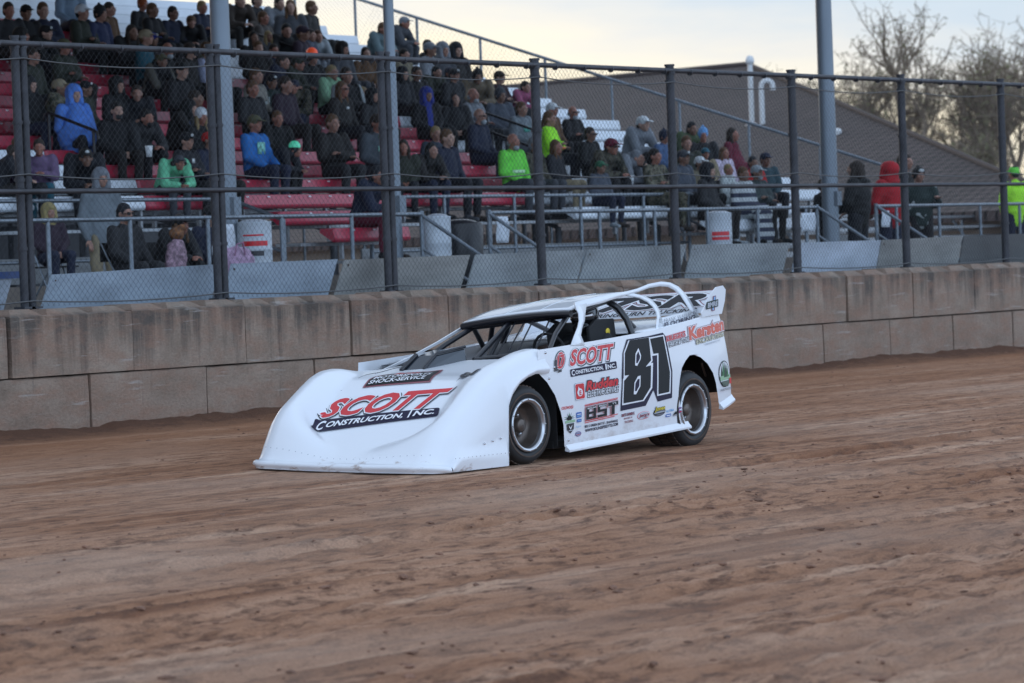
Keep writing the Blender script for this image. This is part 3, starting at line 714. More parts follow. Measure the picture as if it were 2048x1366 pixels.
for i in range(26):
    w = .10 + i * .067; x = nose_front(w) - .075; h = noseH(-.5 + 1.9 * (x + .5) / (nose_front(w) + .5), w); bb_.lathe([(.005, 0), (.004, .003), (.0005, .004)], T(x, w, h), (-.5, 0, 1), 6)
for i in range(14):
    x = 1.15 - i * .06; bb_.lathe([(.005, 0), (.0005, .004)], T(x, -.042, .125), (0, -1, 0), 6)
crel(cpart(bb_, 'rivet', chrome, nose)).location = (0, 0, 0)

# ---- side panels. The left one is a flat sheet with a little crown
def side_w(x, h): return .012 * ((h - .5) / .5) ** 2 + .30 * max(0, -x - 3.02) ** 2
LEFT = [(-.185, .958), (-.30, .962), (-.68, .981), (-1.35, 1.016), (-2.153, 1.066), (-2.817, 1.146), (-3.205, 1.172), (-3.262, 1.04), (-3.31, .901), (-3.352, .76), (-3.374, .66), (-3.390, .50), (-3.399, .389),
        (-3.13, .325), (-3.105, .36), (-3.085, .456), (-3.062, .548), (-3.02, .636), (-2.93, .726), (-2.82, .786), (-2.70, .815), (-2.63, .812), (-2.55, .764), (-2.485, .705), (-2.447, .62), (-2.42, .53), (-2.408, .466), (-2.44, .35), (-2.50, .24), (-2.551, .185),
        (-1.6, .140), (-.597, .095), (-.540, .120), (-.536, .20), (-.530, .304), (-.49, .42), (-.412, .566), (-.30, .68), (-.172, .765)]
def sheet_from_outline(outl, fw, cut=.09, yside=1):
    bm_ = bmesh.new(); vs = [bm_.verts.new((x, 0, h)) for x, h in outl]; bm_.faces.new(vs)
    x0, x1 = min(p[0] for p in outl), max(p[0] for p in outl); h0, h1 = min(p[1] for p in outl), max(p[1] for p in outl)
    for ax, a, c in ((0, x0, x1), (2, h0, h1)):
        q = a + cut
        while q < c:
            co = [0, 0, 0]; co[ax] = q; no = [0, 0, 0]; no[ax] = 1
            bmesh.ops.bisect_plane(bm_, geom=bm_.verts[:] + bm_.edges[:] + bm_.faces[:], plane_co=co, plane_no=no); q += cut
    bmesh.ops.triangulate(bm_, faces=bm_.faces[:])
    mb = MB(); bm_.verts.ensure_lookup_table(); bm_.verts.index_update()
    mb.add([T(v.co.x, fw(v.co.x, v.co.z), v.co.z) for v in bm_.verts], [[v.index for v in f.verts] for f in bm_.faces], 0, True); bm_.free()
    return mb
sp_ = sheet_from_outline(LEFT, side_w)
def side_material():
    k = NT('side_paint'); k.p.inputs['Roughness'].default_value = .2; k.p.inputs['Coat Weight'].default_value = .6; k.p.inputs['Coat Roughness'].default_value = .05
    sx = k.n('ShaderNodeSeparateXYZ'); k.l(k.pos(), sx.inputs[0]); m_ = k.n('ShaderNodeMapRange'); m_.inputs[1].default_value = gz(CY0) + .42; m_.inputs[2].default_value = gz(CY0) + .08; k.l(sx.outputs[2], m_.inputs[0])
    n = k.noise(k.pos((2.2, 2, 4)), 3.2, 8, .7); f = k.math('MULTIPLY', k.ramp(k.math('ADD', n, k.math('MULTIPLY', m_.outputs[0], .16)), [(.56, 0.0), (.78, .55)]), m_.outputs[0])
    k.l(k.mix(f, (.78, .80, .83), (.36, .25, .19)), k.p.inputs['Base Color'])
    w_ = k.noise(k.pos((1.3, 1, 1.6)), 1.6, 2, .4); k.bump(w_, .10, .05); return k.m
left = recalc(cpart(sp_, 'side_panel', side_material()))
def lip(pts, name):
    b = MB(); n = len(pts); vs = []
    for (x, h) in pts:
        w = side_w(x, h); vs += [T(x, w, h + .035), T(x, w - .018, h + .010), T(x, w - .040, h - .012), T(x, w - .038, h - .028), T(x, w + .01, h - .020)]
    fs = []
    for i in range(n - 1):
        for q in range(4): fs.append((i*5+q, i*5+q+1, (i+1)*5+q+1, (i+1)*5+q))
    fs += [(0, 1, 2, 3, 4), tuple(range((n-1)*5, n*5))[::-1]]
    b.add(vs, fs, 0); o = cpart(b, name, paint, left); return o
lip([(-.56, .098), (-1.2, .125), (-1.9, .158), (-2.56, .190)], 'rocker_lip'); lip([(-3.12, .325), (-3.25, .355), (-3.405, .390)], 'rocker_lip')
bb_ = MB()
for (x, h) in [(-.42, .80), (-.33, .71), (-.60, .17), (-.30, .93)]: bb_.lathe([(.013, 0), (.010, .008), (.001, .010)], T(x, side_w(x, h) - .001, h), (0, -1, 0), 10)
cpart(bb_, 'rivet', chrome, left)
# right side, lower by the body roll
def RD(h): return h - .125
rp = sheet_from_outline([(x, max(RD(h), .06)) for x, h in LEFT], lambda x, h: WN - side_w(x, h))
recalc(cpart(rp, 'side_panel', paint))
# decks and inner tin work
def quad_panel(name, pts, m, solid=.004, parent=None):
    b = MB(); n = 8; A, Bq, C, D = [Vector(p) for p in pts]; vs = []
    for i in range(n + 1):
        for j in range(n + 1):
            u, v = i / n, j / n; p = A * (1-u) * (1-v) + Bq * u * (1-v) + C * u * v + D * (1-u) * v; vs.append(T(*p))
    fs = [(i*(n+1)+j, i*(n+1)+j+1, (i+1)*(n+1)+j+1, (i+1)*(n+1)+j) for i in range(n) for j in range(n)]
    b.add(vs, fs, 0, True); return cpart(b, name, m, parent, solid=solid)
quad_panel('rear_deck', [(-1.95, .02, 1.050), (-1.95, 1.88, .925), (-3.2, 1.88, 1.045), (-3.2, .02, 1.168)], paint)
quad_panel('interior_deck', [(-.5, .85, .835), (-.5, 1.88, .795), (-1.95, 1.88, .92), (-1.95, .85, .985)], mat('interior_dark', (.07, .075, .085), .5))
quad_panel('dashboard', [(-.5, .06, .90), (-.5, .85, .845), (-.78, .85, .87), (-.78, .06, .93)], blkm)
quad_panel('tail_panel', [(-3.2, .05, 1.16), (-3.2, 1.85, 1.04), (-3.38, 1.85, .34), (-3.38, .05, .45)], blkm)
b = MB(); f0 = [(-.50, .1, .10), (-.50, 1.8, .12), (-2.3, 1.8, .15), (-2.3, .1, .13)]
b.add([T(*p) for p in f0] + [T(p[0], p[1], .16) for p in f0], [(0, 1, 2, 3), (4, 7, 6, 5), (0, 4, 5, 1), (1, 5, 6, 2), (2, 6, 7, 3), (3, 7, 4, 0)]); cpart(b, 'floor_pan', blkm)
b = MB()
for x, h1 in ((-.52, .84), (-2.05, .93)):
    b = MB(); b.add([T(x, .06, .12), T(x, 1.82, .12), T(x, 1.82, h1 - .1), T(x, .06, h1)], [(0, 1, 2, 3)]); cpart(b, 'bulkhead', blkm, solid=.01)
# chassis, axles and engine bay seen through the wheel openings
b = MB()
for w in (.62, 1.28):
    b.tube([T(1.0, w, .22), T(.2, w, .24), T(-.6, w, .16), T(-2.2, w, .18), T(-2.9, w, .42), T(-3.2, w, .5)], .03, 8)
b.tube([T(0, .25, .335), T(0, 1.65, .335)], .035, 8); b.tube([T(-2.655, .3, .33), T(-2.655, 1.6, .33)], .05, 10)
b.tube([T(.05, .3, .25), T(-.15, .65, .22)], .02, 8); b.tube([T(-.25, .3, .28), T(-.1, .65, .36)], .02, 8); b.tube([T(-.05, .36, .28), T(-.10, .55, .72)], .032, 10)
b.tube([T(-2.6, .42, .25), T(-2.72, .50, .80)], .035, 10); b.tube([T(-2.5, .38, .52), T(-1.9, .42, .40)], .018, 8); b.tube([T(-2.5, .38, .30), T(-1.9, .42, .28)], .018, 8)
b.box(tuple(T(.3, .68, .18)), tuple(T(-.45, 1.22, .70)))
cpart(b, 'chassis', blk)
b = MB(); b.tube([T(-2.93, .06, .735), T(-3.0, .10, .70), T(-3.12, .14, .60)], .010, 6); b.tube([T(-2.98, .16, .60), T(-3.10, .10, .47)], .010, 6); cpart(b, 'quarter_brace', blk)

# ---- wheels
def wheel(x, w_face, h, r, width, rr, steer, right=False):
    d = Vector((math.sin(steer), -math.cos(steer), 0));
    if right: d = -d
    c = T(x, w_face, h); root = MB()
    s = r
    ty = MB()
    pr = [(rr + .012, -.006), (rr + .03, .006), (rr + (r - rr) * .45, .014), (rr + (r - rr) * .80, .004), (r - .012, -.022), (r, -.05), (r, -width * .5), (r, -width + .05), (r - .012, -width + .022), (rr + .05, -width), (rr + .012, -width + .006)]
    ty.lathe(pr, c, d, 56, 0)
    # tread blocks and sidewall ribs
    for k in range(44):
        a = 2 * math.pi * k / 44; u = d.orthogonal().normalized(); v = d.cross(u); rad = u * math.cos(a) + v * math.sin(a); tan = d.cross(rad)
        for q in range(3):
            t0 = -.045 - (width - .09) * q / 3; t1 = t0 - (width - .09) / 3 * .82; o_ = .5 * (q % 2) * 2 * math.pi / 44 * r
            p = c + rad * (r - .003) + tan * o_
            ty.add([p + d * t0 + tan * .017, p + d * t0 - tan * .017, p + d * t1 - tan * .017, p + d * t1 + tan * .017,
                    p + rad * .009 + d * t0 + tan * .015, p + rad * .009 + d * t0 - tan * .015, p + rad * .009 + d * t1 - tan * .015, p + rad * .009 + d * t1 + tan * .015],
                   [(4, 5, 6, 7), (0, 1, 5, 4), (1, 2, 6, 5), (2, 3, 7, 6), (3, 0, 4, 7)], 1)
    ty.lathe([(rr + (r - rr) * .40, .0165), (rr + (r - rr) * .46, .0175), (rr + (r - rr) * .5, .0160)], c, d, 56, 1)
    ring = cpart(ty, 'wheel', [rubber, rubber_d])
    rm = MB(); rm.lathe([(rr + .014, -.002), (rr + .016, .016), (rr + .004, .024), (rr - .012, .018), (rr - .020, .002), (rr - .022, -.030)], c, d, 56, 0)
    rm.lathe([(rr - .022, -.030), (rr - .030, -.060), (rr - .042, -.105), (rr - .055, -.135), (rr * .50, -.150), (rr * .42, -.128), (.055, -.124)], c, d, 56, 1)
    rm.lathe([(.060, -.124), (.058, -.060), (.045, -.050), (.004, -.048)], c, d, 24, 1)
    u = d.orthogonal().normalized(); v = d.cross(u)
    for k in range(5):
        a = 2 * math.pi * k / 5; rm.lathe([(.016, 0), (.016, .026), (.002, .028)], c + (u * math.cos(a) + v * math.sin(a)) * .085 - d * .127, d, 8, 0)
    for k in range(16):
        a = 2 * math.pi * k / 16; rm.lathe([(.007, 0), (.006, .006), (.001, .007)], c + (u * math.cos(a) + v * math.sin(a)) * (rr + .006) + d * .021, d, 6, 0)
    rm.build('rim', [rim_m, rim_d], ring); return ring
wheel(0.0, .018, .333, .333, .27, .212, R_(-5)); wheel(-2.66, .012, .325, .345, .36, .215, 0)
wheel(0.0, WN - .02, .333, .333, .27, .212, R_(-5), True); wheel(-2.66, WN - .02, .345, .345, .40, .215, 0, True)

# ---- roof, posts, cage
RF = dict(fl=(-1.13, .27, 1.262), fr=(-1.235, 1.50, 1.140), bl=(-2.085, .27, 1.388), br=(-2.12, 1.50, 1.262))
b = MB(); n = 14; vs = []
def roof_p(u, v):
    p = Vector(RF['fl']) * (1-u) * (1-v) + Vector(RF['fr']) * (1-u) * v + Vector(RF['br']) * u * v + Vector(RF['bl']) * u * (1-v)
    return (p.x, p.y, p.z + .030 * math.sin(math.pi * u) + .022 * math.sin(math.pi * v) ** .8)
for i in range(n + 1):
    for j in range(n + 1): vs.append(T(*roof_p(i / n, j / n)))
b.add(vs, [(i*(n+1)+j, i*(n+1)+j+1, (i+1)*(n+1)+j+1, (i+1)*(n+1)+j) for i in range(n) for j in range(n)], 0, True)
roof = cpart(b, 'roof', paint, solid=.012)
b = MB(); tp = [T(roof_p(0, v)[0] + .012, roof_p(0, v)[1], roof_p(0, v)[2] - .028) for v in [i / 10 for i in range(11)]]; b.tube(tp, .030, 10); b.build('visor', blk, roof)
b = MB()
for v in (.30, .62): b.tube([T(*roof_p(u, v)) + Vector((0, 0, .004)) for u in [i / 10 for i in range(11)]], .012, 6)
b.build('roof_rib', grey_l, roof)
b = MB()
b.add([T(*roof_p(u, v)) + Vector((0, 0, .006)) for u, v in [(.55, .28), (.55, .52), (.92, .55), (.92, .25)]], [(0, 1, 2, 3)], 0); b.add([T(*roof_p(u, v)) + Vector((0, 0, .006)) for u, v in [(.5, .56), (.5, .60), (.95, .60), (.95, .57)]], [(0, 1, 2, 3)], 1)
b.build('roof_reflection', [mat('reflection_red', (.45, .22, .20), .4), mat('reflection_navy', (.015, .015, .03), .4)], roof)  # faint red and navy reflection of a number, painted onto the roof
# left and right sail panels, traced as one sheet with two legs and an open window
SAIL_OUT = [([(-1.1287, 1.3354), (-1.6177, 1.3827), (-2.03, 1.4046), (-2.2148, 1.4241), (-2.4194, 1.461), (-2.6245, 1.4765), (-2.7781, 1.4636), (-2.9136, 1.4239), (-2.9821, 1.3675), (-3.0101, 1.3029), (-3.0111, 1.221), (-3.0167, 1.1436)], [(-1.0817, 1.2717), (-1.5535, 1.3185), (-2.0012, 1.372), (-2.2039, 1.3909), (-2.4168, 1.4233), (-2.596, 1.4344), (-2.7411, 1.4261), (-2.845, 1.3939), (-2.904, 1.3469), (-2.917, 1.2806), (-2.9258, 1.2146), (-2.9184, 1.1333)], (0.0, 0.27)), ([(-2.096, 1.3916), (-2.281, 1.3597), (-2.3764, 1.3212), (-2.4065, 1.2643), (-2.4039, 1.2084), (-2.3713, 1.1647), (-2.3553, 1.1206), (-2.3255, 1.0592)], [(-2.0093, 1.3718), (-2.198, 1.3442), (-2.2929, 1.3057), (-2.3383, 1.2596), (-2.3382, 1.2104), (-2.31, 1.1667), (-2.2447, 1.1198), (-2.1613, 1.0472)], (0.0, 0.27)), ([(-1.0877, 1.3019), (-1.0752, 1.233), (-1.0249, 1.1741), (-0.9484, 1.1206), (-0.8413, 1.06), (-0.6915, 0.9715)], [(-1.2824, 1.3135), (-1.1754, 1.2297), (-1.1094, 1.1712), (-1.0131, 1.114), (-0.9243, 1.0483), (-0.9074, 0.9674)], (0.0, 0.27)), ([(-2.3256, 1.1573), (-2.5289, 1.173), (-2.7343, 1.1889), (-2.968, 1.2133)], [(-2.1981, 1.0503), (-2.4709, 1.0764), (-2.7392, 1.1031), (-3.0197, 1.1299)], (0.0, 0.27))]
def strip_sheet(L_, R_p, fw):
    mb = MB(); n = len(L_); vs = []
    for a, c in zip(L_, R_p): vs += [T(a[0], fw(a), a[1]), T(c[0], fw(c), c[1])]
    mb.add(vs, [(2*i, 2*i+1, 2*i+3, 2*i+2) for i in range(n - 1)], 0, True); return mb
for A_, C_, WW in SAIL_OUT:
    fw = lambda p, WW=WW: WW[0] + (WW[1] - WW[0]) * min(max((p[1] - .95) / .45, 0), 1)
    cpart(strip_sheet(A_, C_, fw), 'sail_panel', paint, solid=.012)
A_, C_, WW = SAIL_OUT[0]
fw = lambda p: WN - .02 - .27 * min(max((p[1] + .18 - .95) / .45, 0), 1)
cpart(strip_sheet([(x - .05, h - .18) for (x, h) in A_[2:]], [(x - .05, h - .18) for (x, h) in C_[2:]], fw), 'sail_panel', paint, solid=.012)
# right hand window board and post, seen through the cockpit
b = MB(); A_ = [(-2.44, 1.74, .955), (-2.52, 1.73, 1.02), (-2.56, 1.72, 1.09), (-2.58, 1.70, 1.19)]
b.add([q for p in A_ for q in (T(*p), T(-3.10, p[1], p[2] + .02))], [(2*i, 2*i+1, 2*i+3, 2*i+2) for i in range(3)]); cpart(b, 'window_board', paint, solid=.006)
quad_panel('window_board', [(-.72, 1.84, .800), (-.72, 1.83, .842), (-2.60, 1.76, .985), (-2.60, 1.77, .90)], paint)
b = MB(); A_ = [(-1.30, 1.53, 1.125), (-.95, 1.60, .985), (-.60, 1.66, .865), (-.28, 1.70, .775)]
b.add([q for p in A_ for q in (T(*p), T(p[0] - .035, p[1], p[2] - .014))], [(2*i, 2*i+1, 2*i+3, 2*i+2) for i in range(3)]); cpart(b, 'roof_post', paint, solid=.010)
cage = MB(); r = .024
def rr_(w, h): return h - .1 * (w - .3)
FLt, FRt = (-1.20, .36, 1.215), (-1.28, 1.42, 1.105); BLt, BRt = (-1.86, .36, 1.325), (-1.90, 1.42, 1.215)
cage.tube([T(-.62, .20, .90), T(-.90, .30, 1.06), T(*FLt)], r, 10); cage.tube([T(-.62, 1.60, .78), T(-.95, 1.50, .96), T(*FRt)], r, 10)
cage.tube([T(*FLt), T(*FRt)], r, 10); cage.tube([T(*FLt), T(*BLt)], r, 10); cage.tube([T(*FRt), T(*BRt)], r, 10)
hoop = [T(-1.95, .16, .90), T(-1.95, .18, 1.04), T(-1.93, .22, 1.16), T(-1.90, .28, 1.26), T(-1.87, .38, 1.325)]
cage.tube(hoop, r * 1.25, 10); cage.tube([T(*BLt), T(*BRt)], r, 10); cage.tube([T(*BRt), T(-1.95, 1.60, .85)], r * 1.2, 10)
cage.tube([T(*BLt), T(-2.22, .42, 1.16), T(-2.40, .44, 1.07)], r, 10); cage.tube([T(*BRt), T(-2.6, 1.38, .98)], r, 10)
cage.tube([T(-1.88, .55, 1.31), T(-2.02, .60, 1.0)], r * .8, 8); cage.tube([T(-1.90, 1.2, 1.22), T(-2.0, .55, .96)], r * .8, 8)
cage.tube([T(-1.22, .98, 1.155), T(-.56, .92, .85)], r, 10); cage.tube([T(-1.24, 1.03, 1.150), T(-.95, 1.05, .84)], r, 10)
cage.tube([T(-1.28, 1.42, 1.105), T(-1.75, 1.62, .87)], r, 10); cage.tube([T(-1.6, 1.42, 1.16), T(-1.80, 1.62, .87)], r, 10)
cage.tube([T(-.56, .92, .85), T(-.62, .18, .93)], r * .9, 8)
for w, dx in ((.90, 0), (.70, .02), (.52, .02), (.80, .0)):
    cage.tube([T(-1.20 + dx, w, 1.225 - .09 * (w - .3)), T(-.92, w + .03, .88)], .008, 6)
cpart(cage, 'roll_cage', blk)
b = MB()   # seat shell with head supports
b.tube([T(-1.72, .50, .40), T(-1.80, .50, .80), T(-1.86, .52, 1.08)], [.24, .22, .17], 14); cpart(b, 'seat', blkm)
b = MB(); b.prism([T(*p) for p in [(-1.46, .30, .95), (-1.44, .30, 1.10), (-1.56, .30, 1.17), (-1.86, .30, 1.17), (-1.90, .30, .93)]], (0, .035, 0)); hs = cpart(b, 'head_support', blkm, bevel=.012); b = MB(); b.prism([T(*p) for p in [(-1.46, .72, .92), (-1.44, .72, 1.06), (-1.56, .72, 1.13), (-1.86, .72, 1.13), (-1.90, .72, .90)]], (0, .035, 0))
cpart(b, 'head_support', blkm, bevel=.012)
b = MB(); b.lathe([(.033, 0), (.033, .003), (.001, .003)], T(-1.74, .298, 1.055), (0, -1, 0), 18); b.prism([T(*p) for p in [(-1.722, .297, .985), (-1.722, .297, 1.04), (-1.758, .297, 1.04), (-1.758, .297, .985)]], (0, -.003, 0)); b.build('emblem', fire_y, hs)
b = MB(); c0 = T(-1.14, .52, .90); ax = (T(-1.16, .52, 1.0) - T(-1.04, .52, .97)).normalized(); u = Vector((0, 1, 0)); v = ax.cross(u)
b.tube([c0 + (u * math.cos(a) + v * math.sin(a)) * .165 for a in [i * math.pi / 10 for i in range(21)]], .013, 8); b.tube([c0 - u * .16, c0 + u * .16], .012, 6); b.tube([c0, c0 - ax * -.3], .018, 6)
cpart(b, 'steering_wheel', blkm)
# hood scoop: smoked box with a raked leading edge
b = MB(); q = lambda x, w: noseH(x, w)
f0, f1, g0, g1 = (-.09, 1.13), (.0, 1.30), (-.52, .965), (-.52, 1.36)
vs = [T(*f0, q(*f0) - .008), T(*f1, q(*f1) - .008), T(*g1, q(*g1) - .008), T(*g0, q(*g0) - .008),
      T(-.25, 1.10, .905), T(-.22, 1.29, .892), T(-.52, 1.34, .935), T(-.52, .99, .955)]
b.add(vs, [(0, 4, 5, 1), (4, 7, 6, 5), (0, 3, 7, 4), (1, 5, 6, 2), (3, 2, 6, 7)], 0)
sc_ = cpart(b, 'hood_scoop', smoke, bevel=.014)
b = MB(); b.tube([T(-.085, 1.128, q(-.085, 1.128) + .006), T(-.247, 1.098, .917), T(-.52, .985, .967)], .013, 8); b.tube([T(.005, 1.30, q(.005, 1.30) + .006), T(-.217, 1.292, .904)], .020, 8); b.build('edge_trim', blk, sc_)

# ---- rear spoiler
SPt = lambda w: (-3.16 - .02 * w, w, 1.385 - .052 * w); SPb = lambda w: (-3.02 - .01 * w, w, 1.185 - .062 * w)
b = MB(); n = 16
b.add([q_ for i in range(n + 1) for q_ in (T(*SPb(.02 + 1.84 * i / n)), T(*SPt(.02 + 1.84 * i / n)))], [(2*i, 2*i+2, 2*i+3, 2*i+1) for i in range(n)], 0, True)
spo = cpart(b, 'spoiler', paint, solid=.006)
def spoil_map(u, v, off=0):      # u 0..1 from the right end to the left end, v 0..1 upwards
    w = 1.86 - 1.84 * u; a, c = Vector(SPb(w)), Vector(SPt(w)); p = a + (c - a) * v; return T(p.x + .010 + off, p.y, p.z + off * .6)
EPL = [(-2.862, 1.150), (-2.845, 1.190), (-2.935, 1.265), (-2.985, 1.33), (-3.12, 1.412), (-3.24, 1.424), (-3.288, 1.385), (-3.265, 1.285), (-3.205, 1.168)]
b = MB(); b.prism([T(x, -.004, h) for x, h in EPL], (0, .010, 0)); endp = cpart(b, 'spoiler_side', paint)
b = MB(); b.prism([T(x, WN - .012, h - .125) for x, h in EPL], (0, .010, 0)); cpart(b, 'spoiler_side', paint)
b = MB()
for w in (.55, 1.3): b.tube([T(*SPt(w)), T(-3.22, w, 1.10 - .06 * w)], .008, 6)
cpart(b, 'spoiler_brace', blk)

# ================================================================== LETTERING
def ink(name, c, rough=.35, emit=None): return mat('ink_' + name, c, rough, coat=.2)
INK = {'red': ink('red', (.62, .012, .020)), 'black': ink('black', (.008, .008, .014)), 'white': ink('white', (.80, .81, .84)), 'navy': mat('ink_navy', (.014, .011, .036), .5, spec=.3), 'grey': ink('grey', (.16, .17, .20)), 'orange': ink('orange', (.66, .10, .05)),
       'green': ink('green', (.03, .16, .06)), 'dgreen': ink('dark_green', (.015, .05, .03)), 'blue': ink('blue', (.03, .12, .42)), 'lblue': ink('light_blue', (.20, .42, .68)), 'maroon': ink('maroon', (.25, .05, .07)), 'yellow': ink('yellow', (.72, .56, .03)),
       'tan': ink('tan', (.62, .58, .42)), 'purple': ink('purple', (.16, .07, .25)), 'pink': ink('pink', (.75, .16, .22)), 'silver': ink('silver', (.42, .45, .50)), 'charcoal': mat('ink_charcoal', (.012, .0135, .015), .55, spec=.3), 'lgreen': ink('pale_green', (.30, .48, .30))}
INKS = list(INK); INKM = [INK[k] for k in INKS]
_tc = {}
def text_tris(s, bold=.0, shear=0, space=1.0):
    key = (s, bold, shear, space)
    if key in _tc: return _tc[key]
    cu = bpy.data.curves.new('lettering', 'FONT'); cu.body = s; cu.size = 1; cu.offset = bold; cu.shear = shear; cu.space_character = space; cu.resolution_u = 3; cu.fill_mode = 'FRONT'
    o = bpy.data.objects.new('lettering', cu); COL.objects.link(o); dg = bpy.context.evaluated_depsgraph_get(); me = o.evaluated_get(dg).to_mesh()
    vs = [(v.co.x, v.co.y) for v in me.vertices]; fs = [tuple(p.vertices) for p in me.polygons]
    o.evaluated_get(dg).to_mesh_clear(); bpy.data.objects.remove(o); bpy.data.curves.remove(cu)
    _tc[key] = (vs, fs); return _tc[key]
class Decal:
    """flat layers in unit coordinates, laid on a surface by a mapping (u, v, height) -> point"""
    def __init__(s, mapf, lift=.0035, step=.0011): s.step = step; s.map = mapf; s.b = MB(); s.lay = 0; s.lift = lift
    def poly(s, pts, c, sub=0, step=True):
        if step: s.lay += 1
        bm_ = bmesh.new(); bm_.faces.new([bm_.verts.new((u, v, 0)) for u, v in pts]); s._put(bm_, c, sub)
    def _put(s, bm_, c, sub):
        bmesh.ops.triangulate(bm_, faces=bm_.faces[:])
        if sub:
            us = [v.co.x for v in bm_.verts]; vs_ = [v.co.y for v in bm_.verts]
            for ax, L_ in ((0, us), (1, vs_)):
                a, c_ = min(L_), max(L_); q = a + sub
                while q < c_:
                    co = [0, 0, 0]; co[ax] = q; no = [0, 0, 0]; no[ax] = 1
                    bmesh.ops.bisect_plane(bm_, geom=bm_.verts[:] + bm_.edges[:] + bm_.faces[:], plane_co=co, plane_no=no); q += sub
        bm_.verts.ensure_lookup_table(); bm_.verts.index_update(); off = s.lift + s.lay * s.step
        s.b.add([s.map(v.co.x, v.co.y, off) for v in bm_.verts], [[v.index for v in f.verts] for f in bm_.faces], INKS.index(c)); bm_.free()
    def rect(s, u0, v0, u1, v1, c, rd=0, sub=0, sk=0):
        if not isinstance(rd, tuple) and rd <= 0: P = [(u0, v0), (u1, v0), (u1, v1), (u0, v1)]
        else:
            rx = rd if isinstance(rd, tuple) else (rd, rd); P = []
            for cx, cy, a0 in ((u1 - rx[0], v0 + rx[1], -90), (u1 - rx[0], v1 - rx[1], 0), (u0 + rx[0], v1 - rx[1], 90), (u0 + rx[0], v0 + rx[1], 180)):
                for q in range(5): a = R_(a0 + q * 22.5); P.append((cx + rx[0] * math.cos(a), cy + rx[1] * math.sin(a)))
        s.poly([(u + sk * v, v) for u, v in P], c, sub)
    def oval(s, cu, cv, ru, rv, c, n=28, sub=0): s.poly([(cu + ru * math.cos(2*math.pi*i/n), cv + rv * math.sin(2*math.pi*i/n)) for i in range(n)], c, sub)
    def text(s, t, u0, v0, u1, v1, c, bold=.012, shear=0, back=None, bb=.05, dx=0, dy=0, back2=None, bb2=.09, sub=0, space=1.0):
        ref, _ = text_tris(t, bold, shear, space); x0 = min(p[0] for p in ref); x1 = max(p[0] for p in ref); y0 = min(p[1] for p in ref); y1 = max(p[1] for p in ref)
        su, sv = (u1 - u0) / (x1 - x0), (v1 - v0) / (y1 - y0)
        for col, bo, ox, oy in ((back2, bb2, dx, dy), (back, bb, 0, 0), (c, bold, 0, 0)):
            if not col: continue
            s.lay += 1; vs, fs = text_tris(t, bo, shear, space); bm_ = bmesh.new()
            vv = [bm_.verts.new((u0 + (x - x0) * su + ox, v0 + (y - y0) * sv + oy, 0)) for x, y in vs]
            for f in fs:
                try: bm_.faces.new([vv[i] for i in f])
                except ValueError: pass
            s._put(bm_, col, sub)
    def done(s, name, parent, label=None):
        used = sorted(set(s.b.m)); rm = {m_: i for i, m_ in enumerate(used)}; s.b.m = [rm[m_] for m_ in s.b.m]
        o = s.b.build(name, [INKM[i] for i in used], parent)
        if label: o['label'] = label
        return o
def side_map(LL, LR, UL):
    a, c, d = Vector(LL), Vector(LR), Vector(UL)
    def f(u, v, off):
        p = a + (c - a) * u + (d - a) * v; return T(p.x, side_w(p.x, p.y) - off, p.y)
    return f
def flat_map(LL, LR, UL, w):
    a, c, d = Vector(LL), Vector(LR), Vector(UL)
    def f(u, v, off): p = a + (c - a) * u + (d - a) * v; return T(p.x, w - off, p.y)
    return f
def nose_xe(x, w): return -.5 + 1.9 * (x + .5) / (nose_front(w) + .5)
def nose_map(LL, LR, UL, UR):
    a, c, d, e = [Vector(p) for p in (LL, LR, UL, UR)]
    def f(u, v, off):
        p = a * (1-u) * (1-v) + c * u * (1-v) + d * (1-u) * v + e * u * v; x, w = p
        w = w + max(0, .40 - (w - .0)) * .0
        h = noseH(nose_xe(x, w), w); hx = (noseH(nose_xe(x + .01, w), w) - noseH(nose_xe(x - .01, w), w)) / .02; nrm_ = Vector((-hx, 0, 1)).normalized()
        return T(x + nrm_.x * off * 1.6, w, h + nrm_.z * off * 1.6)
    return f
